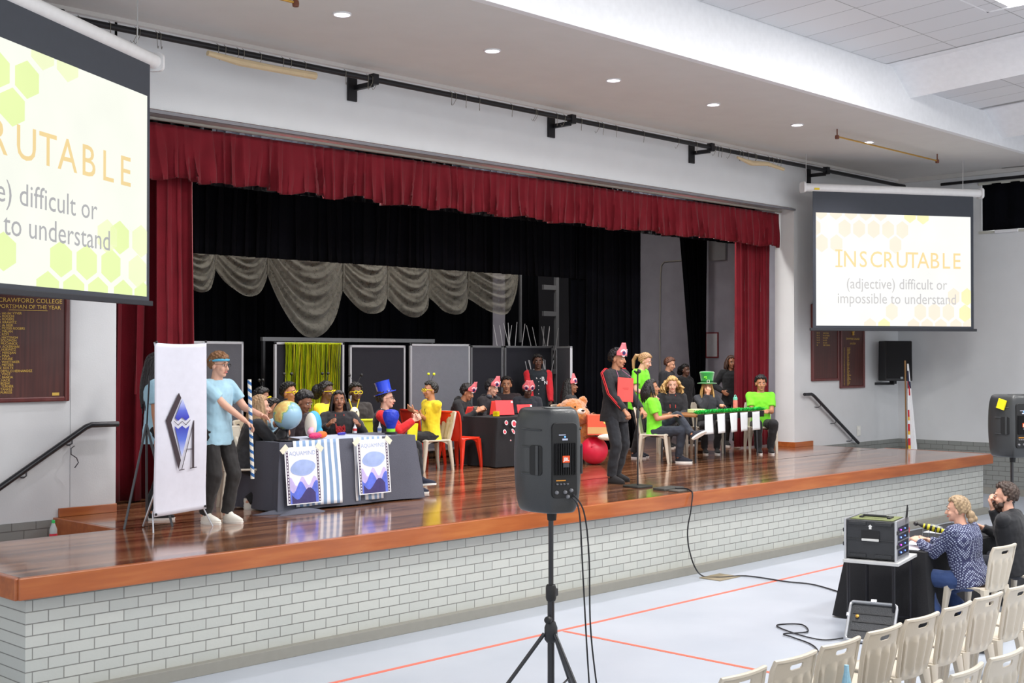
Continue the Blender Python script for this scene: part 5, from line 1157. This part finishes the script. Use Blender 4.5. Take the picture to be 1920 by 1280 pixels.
def dia(z): # left/right x of blue kite at height z
    if z<560: f=(z-362)/198; return 305-90*f,305+84*f
    f=(z-560)/380; return 212+88*f,392-92*f
LPc([(305,362),(386,548),(345,578),(300,545),(255,578),(221,548)],1)
LPc([(215,628),(256,660),(300,628),(345,660),(386,628),(300,940)],1)
W_=[(205,575),(255,618),(300,580),(345,618),(395,570)]
for i in range(4): (xa,za),(xb,zb)=W_[i],W_[i+1]; LPc([(xa,za),(xb,zb),(xb,zb+7),(xa,za+7)],0,-.0215)
LPc([(432,580),(440,580),(440,1050),(418,1050),(418,640)],0,-.0215); LPc([(430,600),(434,604),(302,1060),(294,1060)],0,-.0215); LPc([(352,862),(420,862),(420,868),(350,868)],0,-.0215); LPc([(265,1064),(328,1058),(328,1066),(265,1072)],0,-.0215); LPc([(392,1052),(472,1046),(472,1054),(392,1060)],0,-.0215)
lg.build('logo',BM,t,smooth=False)
MET=mat((196,198,204),.3,metal=.9,name='steel')
k=MB(); k.tube([(-.31,-.03,0),(-.27,.045,.17),(.0,.08,.95),(.27,.03,1.78)],.008,8); k.tube([(.34,-.03,0),(.27,.045,.2),(.0,.08,.95),(-.27,.03,1.77)],.008,8); k.tube([(0,.06,.95),(-.14,.42,.01)],.011,8); k.build('stand_poles',MET,t)
k=MB(); [k.ell((x,-.01,z_),.012) for x,z_ in ((-.27,.17),(.27,.2),(-.27,1.77),(.27,1.78))]; k.build('clips',mat((30,30,34),.5),t)
t=thing('tripod_easel','dark slim tripod easel standing behind the white banner','easel',(6.42,2.0,1.0))
for i,(a_,b2) in enumerate(((-.3,-.12),(.12,-.28),(.15,.25))): MB().tube([(0,0,.98),(a_,b2,0)],.012,8).build('leg',mat((90,92,96),.4,metal=.5),t)
MB().tube([(0,0,.9),(.03,0,1.45)],.008,8).build('pole',RB,t)
# striped pole held by the boy
SP=[mat((232,228,216),.5),mat((36,96,160),.5)]
mb=MB(); N=120; n_=12; r_=.019
mb.grid(lambda u,v:V((r_*math.cos(2*PI*u),r_*math.sin(2*PI*u),.98*v)),24,120,lambda u,v:1 if ((v*13+u)%1)<.45 else 0); mb.lathe([(.001,0),(r_,0)],n=12,caps=False); mb.lathe([(r_,.98),(.001,.98)],n=12,caps=False)
o=mb.build('striped_pole',SP,loc=(7.255,1.43,1.43),rot=(.0,-.04,0)); tag(o,'blue and white spiral striped pole held upright by the standing boy','pole')

# ------------------------------------------------------------------ loudspeakers on tripods
SB=mat((52,54,56),.42,coat=.15,bump=.12,bscale=160,name='speaker_plastic'); SBD=mat((16,16,18),.6,name='speaker_recess'); OR=mat((240,84,24),.5,name='logo_orange')
def loudspeaker(label,loc,front_az,sticker=False):
    t=thing('loudspeaker',label,'speaker',loc,az(front_az),'tripod loudspeakers')
    rings=[]
    def sec(k,z,dy=0):
        base=[(.22,.17),(.2,.185),(-.2,.185),(-.22,.17),(-.225,.06),(-.2,-.03),(-.13,-.15),(-.105,-.175),(.105,-.175),(.13,-.15),(.2,-.03),(.225,.06)]
        return [V((x*k,y*(k*.5+.5)*1+dy,z)) for x,y in base]
    for z,k,dy in ((0,.7,.02),(.006,.78,.015),(.03,.86,.01),(.1,.95,0),(.25,1,0),(.4,1.01,0),(.54,.985,0),(.62,.94,.0),(.67,.88,.0),(.695,.8,.01),(.704,.7,.02),(.707,.5,.03)): rings.append(sec(k,z,dy))
    o=MB().loft(rings).build('cabinet',SB,t,angle=60,subd=2)
    # front grille
    MB().grid(lambda u,v:V(((u-.5)*.36*(1-.25*abs(2*v-1)**3),.178+.012*math.sin(PI*u),.07+.56*v)),10,12).build('grille',mat((20,20,22),.8,bump=.8,bscale=300),t,solid=.008)
    # rear amplifier panel
    p=MB(); p.rbox((0,-.166,.36),(.185,.03,.50),.03,axis=1); pan=p.build('rear_panel',SBD,t,bevel=.003)
    f=MB()
    for k in range(12): f.box((-.072+k*.0131,-.187,.37),(.0055,.02,.21))
    f.build('cooling_fins',mat((26,26,28),.5,metal=.4),pan,smooth=False)
    MB().box((0,-.2,.37),(.052,.004,.045)).build('logo_plate',OR,pan,smooth=False); q=MB(); q.text('JBL',.03,0,Matrix.Translation((0,-.2025,.36)),'CENTER',1,.03); q.build('logo_lettering',mat((245,240,235),.5),pan,smooth=False)
    q=MB(); q.box((0,-.2,.33),(.045,.004,.028)); q.build('model_plate',mat((60,62,66),.5),pan,smooth=False)
    q=MB(); q.box((0,-.183,.5),(.04,.003,.012),0); q.box((-.02,-.183,.53),(.05,.002,.006),0); q.ell((0,-.183,.517),.006,1); q.build('top_label',[mat((196,200,220),.5),mat((90,150,240),.4,emit=1.5)],pan,smooth=False)
    q=MB()
    for kx in (-.06,-.035,-.01,.015): q.cap((kx,-.18,.205),.007,(kx,-.196,.205),.006,8)
    for kx,kz in ((-.062,.15),(.0,.15),(.045,.16),(.02,.12)): q.cap((kx,-.178,kz),.014,(kx,-.188,kz),.013,12)
    q.build('knobs',mat((120,120,124),.4),pan)
    q=MB(); q.ell((-.062,-.192,.15),.008,0); q.ell((0,-.192,.152),.008,1); q.box((-.03,-.183,.228),(.07,.002,.007),2); q.build('indicator_lights',[mat((60,80,255),.3,emit=3),mat((255,40,60),.3,emit=3),mat((230,150,40),.4)],pan,smooth=False)
    # side handles
    for s in (-1,1):
        q=MB(); ang=math.radians(57)*s; M_=Matrix.Translation((s*.16,-.08,.36))@Matrix.Rotation(s*math.radians(59),4,'Z'); q.rbox((0,0,0),(.10,.03,.2),.02,M=M_,axis=1); h=q.build('side_handle_recess',SBD,t,bevel=.003)
        q=MB(); q.box((s*-.012,-.016,0),(.022,.012,.2),M=M_); q.build('handle_bar',SB,h,bevel=.004,smooth=False)
    for s in (-1,1):
        for zz in (.565,.45,.27): MB().cap((s*.222,.02,zz),.006,(s*.15,-.115,zz-.004),.006,8).build('moulded_rib',SB,t)
    q=MB(); q.rbox((0,-.06,.688),(.2,.12,.04),.035); h=q.build('top_handle_recess',SBD,t,bevel=.004); MB().cap((-.09,-.07,.698),.016,(.09,-.07,.698),.016,12).build('handle_bar',SB,h)
    MB().lathe([(.03,-.06),(.035,0),(.05,.02)],(0,0.02,0),16).build('pole_socket',SBD,t)
    if sticker: 
        M_=Matrix.Translation((-.19,-.06,.6))@Matrix.Rotation(math.radians(-60),4,'Z')@Matrix.Rotation(.3,4,'Y'); MB().box((0,-.012,0),(.09,.02,.11),M=M_).build('yellow_sticker',mat((250,226,20),.6),t,smooth=False)
    return t
def tripod(label,loc,H,rz):
    t=thing('speaker_stand',label,'stand',loc,rz,'speaker tripod stands')
    MB().tube([(0,0,.55),(0,0,H)],.0175,12).build('upper_pole',RB,t); MB().tube([(0,0,.3),(0,0,1.02)],.024,12).build('lower_pole',RB,t)
    k=MB(); k.lathe([(.03,.98),(.036,1.0),(.036,1.07),(.03,1.09)],n=14); k.box((.04,0,1.03),(.06,.05,.05)); k.build('clamp',mat((24,24,26),.5),t,bevel=.003)
    MB().cap((-.03,0,.86),.022,(-.055,0,.86),.026,12).build('knob',mat((20,20,22),.5),t)
    k=MB(); k.lathe([(.03,.7),(.045,.72),(.045,.8),(.03,.84)],n=14); k.build('collar',mat((34,34,38),.5),t)
    for i in range(3):
        a_=2*PI*i/3; c=V((math.cos(a_),math.sin(a_),0)); lg_=MB().tube([c*.045+V((0,0,.76)),c*.6+V((0,0,.02))],.014,10).build('leg',RB,t)
        MB().ell(c*.6+V((0,0,.018)),(.022,.022,.018)).build('rubber_foot',mat((15,15,15),.8),lg_); MB().tube([c*.03+V((0,0,.34)),c*.34+V((0,0,.385))],.007,8).build('brace',RB,t)
    return t
SX,SY=6.40,-3.36
loudspeaker('black loudspeaker seen from behind on the tripod in front of the stage centre',(SX,SY,1.585),22)
tripod('black tripod stand under the loudspeaker in front of the stage centre',(SX,SY+.02,0),1.55,math.radians(20))
cable([(SX-.02,SY-.2,1.72),(SX+.03,SY-.25,1.6),(SX+.07,SY-.26,1.3),(SX+.11,SY-.24,.8),(SX+.2,SY-.24,.3),(SX+.3,SY-.24,.02),(SX+.6,SY-.6,.012)],.006,'outer black cable hanging from the back of the near loudspeaker')
cable([(SX-.03,SY-.2,1.7),(SX-.0,SY-.235,1.6),(SX+.03,SY-.24,1.2),(SX+.07,SY-.24,.7),(SX+.12,SY-.24,.2),(SX+.15,SY-.24,.02),(SX+.4,SY-.6,.012)],.006,'inner black cable hanging from the back of the near loudspeaker')
loudspeaker('black loudspeaker with a yellow sticker at the right edge of the photo',(14.32,-3.2,1.5),32,True)
tripod('black tripod stand under the loudspeaker at the right edge of the photo',(14.32,-3.18,0),1.47,.4)

# ------------------------------------------------------------------ judges table and rack case
table(None,'judges table under the black cloth on the hall floor',11.68,14.0,-3.42,-2.62,0,.73,TT,TL,group='tables')
o=clothmesh(2.34,.82,.73,.07,9.0,wave=.03).build('tablecloth',BC,angle=70,loc=(12.84,-3.02,0)); tag(o,'black tablecloth over the judges table on the hall floor','tablecloth')
PPR=mat((228,230,244),.6,name='paper')
for (x,y,rz,w_,lab) in ((11.86,-3.2,.2,.28,'white sheet at the left end of the judges table'),(12.25,-2.78,-.15,.5,'long white sheets behind the cola bottle on the judges table'),(12.2,-3.12,.4,.3,'white sheet under the hands of the woman'),(13.2,-2.85,.1,.4,'white sheet beyond the striped wasp model')):
    tag(MB().box((0,0,0),(w_,.21,.003)).build('paper_sheet',PPR,smooth=False,loc=(x,y,.7385),rot=(0,0,rz)),lab,'paper','papers on the judges table')
for i,(dx,cc,nn) in enumerate(((0,(230,220,60),'yellow'),(.03,(232,120,90),'orange'))):
    t=thing('pencil','%s pencil lying on the judges table near the front corner'%nn,'pencil',(11.98,-3.27+dx,.7415),.25+.1*i,'pencils on the judges table'); MB().cap((-.09,0,.004),.004,(.07,0,.004),.004,6).build('barrel',mat(cc,.5),t); MB().cap((.07,0,.004),.004,(.085,0,.004),.001,6).build('tip',mat((60,50,40),.5),t)
t=thing('cola_bottle','clear bottle of dark cola with a red label and green cap on the judges table','bottle',(12.22,-2.96,.738))
MB().lathe([(.03,0),(.034,.01),(.034,.05),(.031,.07),(.034,.1),(.034,.15),(.03,.17),(.014,.215),(.013,.225)],n=20).build('bottle_body',mat((210,214,216),.15,alpha=.5,name='clear_plastic'),t)
MB().lathe([(.028,.004),(.031,.012),(.031,.05),(.029,.07),(.031,.095)],n=20).build('cola',mat((40,16,14),.2),t); MB().lathe([(.0345,.095),(.0345,.15)],n=20,caps=False).build('label_band',mat((206,30,44),.4),t); MB().lathe([(.015,.22),(.016,.225),(.016,.245),(.012,.248)],n=16).build('cap',mat((50,180,90),.4),t)
t=thing('drink_bottle','red-labelled drink bottle with a green cap on the steps at the far left','bottle',(5.72,2.5,.8)); MB().lathe([(.034,0),(.036,.02),(.036,.18),(.014,.24)],n=18).build('bottle_body',mat((200,206,206),.2,alpha=.6),t); MB().lathe([(.0365,.06),(.0365,.14)],n=18,caps=False).build('label_band',mat((206,40,60),.4),t); MB().lathe([(.016,.24),(.016,.265),(.012,.268)],n=14).build('cap',mat((50,180,90),.4),t)
# wasp model
t=thing('wasp_model','black and yellow striped wasp model on wire legs on the judges table','model',(12.6,-3.08,.74),math.radians(114)); t.scale=(.52,.52,.52)
b_=MB(); prof=[(.02,-.26),(.045,-.2),(.058,-.12),(.06,-.02),(.055,.08),(.048,.16),(.03,.24),(.03,.27),(.045,.31),(.03,.36)]
rg=[]; ms=[]
M_=Matrix.Translation((0,0,.2))@Matrix.Rotation(math.radians(-14),4,'Y')
b_.grid(lambda u,v:M_@V((-.28+.64*v,(.012+.055*math.sin(PI*min(1,v*1.08))**.7)*math.cos(2*PI*u),(.012+.055*math.sin(PI*min(1,v*1.08))**.7)*math.sin(2*PI*u))),18,40,lambda u,v:1 if (v*7)%1<.5 and .1<v<.85 else 0)
b_.build('striped_body',[mat((28,26,24),.5),mat((206,196,40),.5)],t); MB().ell(M_@V((.36,0,0)),(.05,.045,.045)).build('head',mat((34,32,32),.4),t)
for i in range(6):
    sx=(-1,1)[i%2]; xx=-.05+.12*(i//2); MB().tube([M_@V((xx,0,-.03)),V((xx+.02,sx*.1,.2)),V((xx+.03,sx*.13,.08)),V((xx+.04,sx*.15,.002)),V((xx+.07,sx*.16,.002))],.004,6).build('wire_leg',mat((170,170,170),.3,metal=.9),t)
for sx in (-1,1): MB().loft([[M_@V((.1-.26*math.sin(a_)*.5-.13,sx*(.02+.13*(1-math.cos(a_))*.5),.06+.0*a_+dz)) for a_ in [2*PI*j/14 for j in range(14)]] for dz in (0,.003)]).build('wing',mat((220,224,230),.2,alpha=.35),t)
# rack stand, rack case, lid
t=thing('case_stand','small metal-legged stand with a pale top carrying the rack case','table',(11.18,-3.22,0),math.radians(13)); MB().box((0.02,0,.715),(.7,.52,.03)).build('top',mat((196,196,196),.4),t,smooth=False,bevel=.004)
for sx in (-1,1):
    for sy in (-1,1): MB().tube([(sx*.31,sy*.21,.7),(sx*.31,sy*.21,0)],.015,8).build('leg',mat((34,34,40),.35,metal=.5),t)
k=MB(); k.tube([(-.31,-.21,.12),(-.31,.21,.12)],.01,8); k.tube([(.31,-.21,.12),(.31,.21,.12)],.01,8); k.tube([(-.31,.21,.12),(.31,.21,.12)],.01,8); k.build('cross_bars',mat((34,34,40),.35,metal=.5),t)
RKM=mat((40,42,46),.45,bump=.25,bscale=150,name='rack_plastic'); ALU=mat((200,202,206),.3,metal=.8,name='rack_aluminium')
t=thing('rack_case','black equipment rack case with aluminium edges and a mossy green top on the stand','case',(11.12,-3.22,.73),math.radians(13))
MB().box((0,0,.19),(.42,.46,.36)).build('shell',RKM,t,smooth=False,bevel=.012)
k=MB(); k.box((.0,.0,.374),(.36,.4,.006)); k.build('top_panel',mat((108,116,72),.7,bump=.3,bscale=60,name='mossy_top'),t,smooth=False)
for s in (-1,1): MB().box((.0,s*.236,.19),(.46,.022,.38)).build('edge_frame',ALU,t,bevel=.006,smooth=False)
k=MB(); k.box((-.214,0,.19),(.012,.44,.008)); 
for zz in (.34,.04): k.box((-.216,-.12,zz),(.016,.16,.03)); k.box((-.216,.12,zz),(.016,.16,.03))
k.build('ribs',RKM,t,smooth=False,bevel=.004)
k=MB(); k.box((-.213,0,.225),(.01,.17,.1)); h=k.build('handle_recess',SBD,t,smooth=False); MB().box((-.222,0,.19),(.016,.16,.022)).build('handle_grip',mat((206,206,204),.4),h,bevel=.004,smooth=False)
k=MB(); k.cap((-.06,-.1,.4),.012,(-.06,.1,.4),.012,8); k.box((0.0,-.13,.38),(.14,.03,.02)); k.box((0.0,.13,.38),(.14,.03,.02)); k.box((.04,0,.385),(.02,.24,.012)); k.build('top_handle',mat((30,32,34),.5),t)
k=MB(); 
for sy,zz in ((1,.27),(1,.14),(-1,.27),(-1,.14)): k.box((-.2,sy*.25,zz),(.05,.016,.035))
k.build('latches',RKM,t,smooth=False,bevel=.003)
k=MB(); k.add([(-.221,0,.335),(-.221,.02,.315),(-.221,.012,.315),(-.221,.012,.29),(-.221,-.012,.29),(-.221,-.012,.315),(-.221,-.02,.315)],[(0,1,2,3,4,5,6)]); k.build('arrow_mark',mat((220,220,220),.5),t,smooth=False)
k=MB(); 
for i,zz in enumerate((.08,.15,.22,.29)): k.box((.0,-.249,zz),(.36,.006,.055),0); k.ell((-.1,-.254,zz),.008,1+i%2); k.ell((.05,-.254,zz),.006,1)
k.build('rack_units',[mat((26,28,34),.4),mat((90,120,255),.3,emit=3),mat((200,60,255),.3,emit=2)],t)
k=MB(); k.tube([(.1,-.24,.3),(.12,-.26,.5)],.006,6); k.tube([(.15,-.24,.3),(.17,-.25,.47)],.006,6); k.build('antenna',mat((24,24,26),.5),t)
t=thing('open_case','open black case lid with an aluminium rim leaning against the stand on the floor','case lid',(10.66,-3.38,.02)); t.rotation_euler=(0,math.radians(38),math.radians(16)); t.scale=(.85,.85,.85)
MB().rbox((.03,0,.24),(.03,.5,.46),.04,axis=0).build('lid_panel',mat((52,54,58),.5,bump=.3,bscale=80),t,bevel=.004)
k=MB(); 
pts=[]; 
for cy,cz,a0 in ((.21,.43,0),(-.21,.43,90),(-.21,.05,180),(.21,.05,270)):
    for j in range(5): q=math.radians(a0+90*j/4); pts.append(V((-.01,cy+.04*math.cos(q),cz+.04*math.sin(q))))
pts.append(pts[0]); k.tube(pts,.014,8); pts2=[p+V((.03,0,0)) for p in pts]; k.tube(pts2,.012,8); k.build('lid_rim',ALU,t)
k=MB(); 
for zz in (.14,.24,.34): k.box((.012,0,zz),(.008,.42,.01))
k.build('lid_ribs',mat((30,31,34),.5),t,smooth=False); k=MB(); k.box((-.02,0,.485),(.03,.06,.03)); k.box((-.02,0,-.005),(.03,.06,.03)); k.box((-.02,.26,.3),(.03,.02,.04)); k.build('lid_latches',ALU,t,smooth=False); MB().lathe([(.02,0),(.02,.01),(.012,.015)],n=12,M=Matrix.Translation((.005,.16,.3))@Matrix.Rotation(-PI/2,4,'Y')).build('socket',GOLD,t)
# folded umbrella and bag
t=thing('folded_umbrella','pale blue folded umbrella tip standing between the audience chairs at the bottom edge','umbrella',(6.96,-5.25,0)); MB().lathe([(.008,.02),(.03,.1),(.045,.4),(.03,.66),(.016,.73),(.014,.77)],n=10).build('canopy',mat((150,196,220),.6,bump=.4),t,angle=25); MB().tube([(0,0,.0),(0,0,.1)],.006,6).build('ferrule',MET,t)
b_=MB(); b_.ell((0,0,.13),(.17,.12,.13)); b_.ell((.03,.02,.2),(.12,.09,.1)); o=bake(b_,'backpack',cloth((28,24,34)),None,.012,3,wob=.012,wscale=9); o.location=(11.15,-4.25,0); tag(o,'black bag on the floor behind the front row chairs at the right','bag')

# stage monitor cable etc.
# dark roller curtain over the high window on the right wall
drape_r=MB().grid(lambda u,v:V((23.97+.02*math.sin(u*120),1.42-7.0*u,5.06+.9*v)),160,4); tag(drape_r.build('window_curtain',BLK,solid=.008),'black curtain covering the high window strip on the right wall','curtain')
k=MB(); k.tube([(23.85,2.2,6.02),(23.85,-5,6.02)],.03,8); tag(k.build('window_pipe',PIPE),'black pipe above the high window on the right wall','rail')

bpy.data.scenes.remove(TMP)
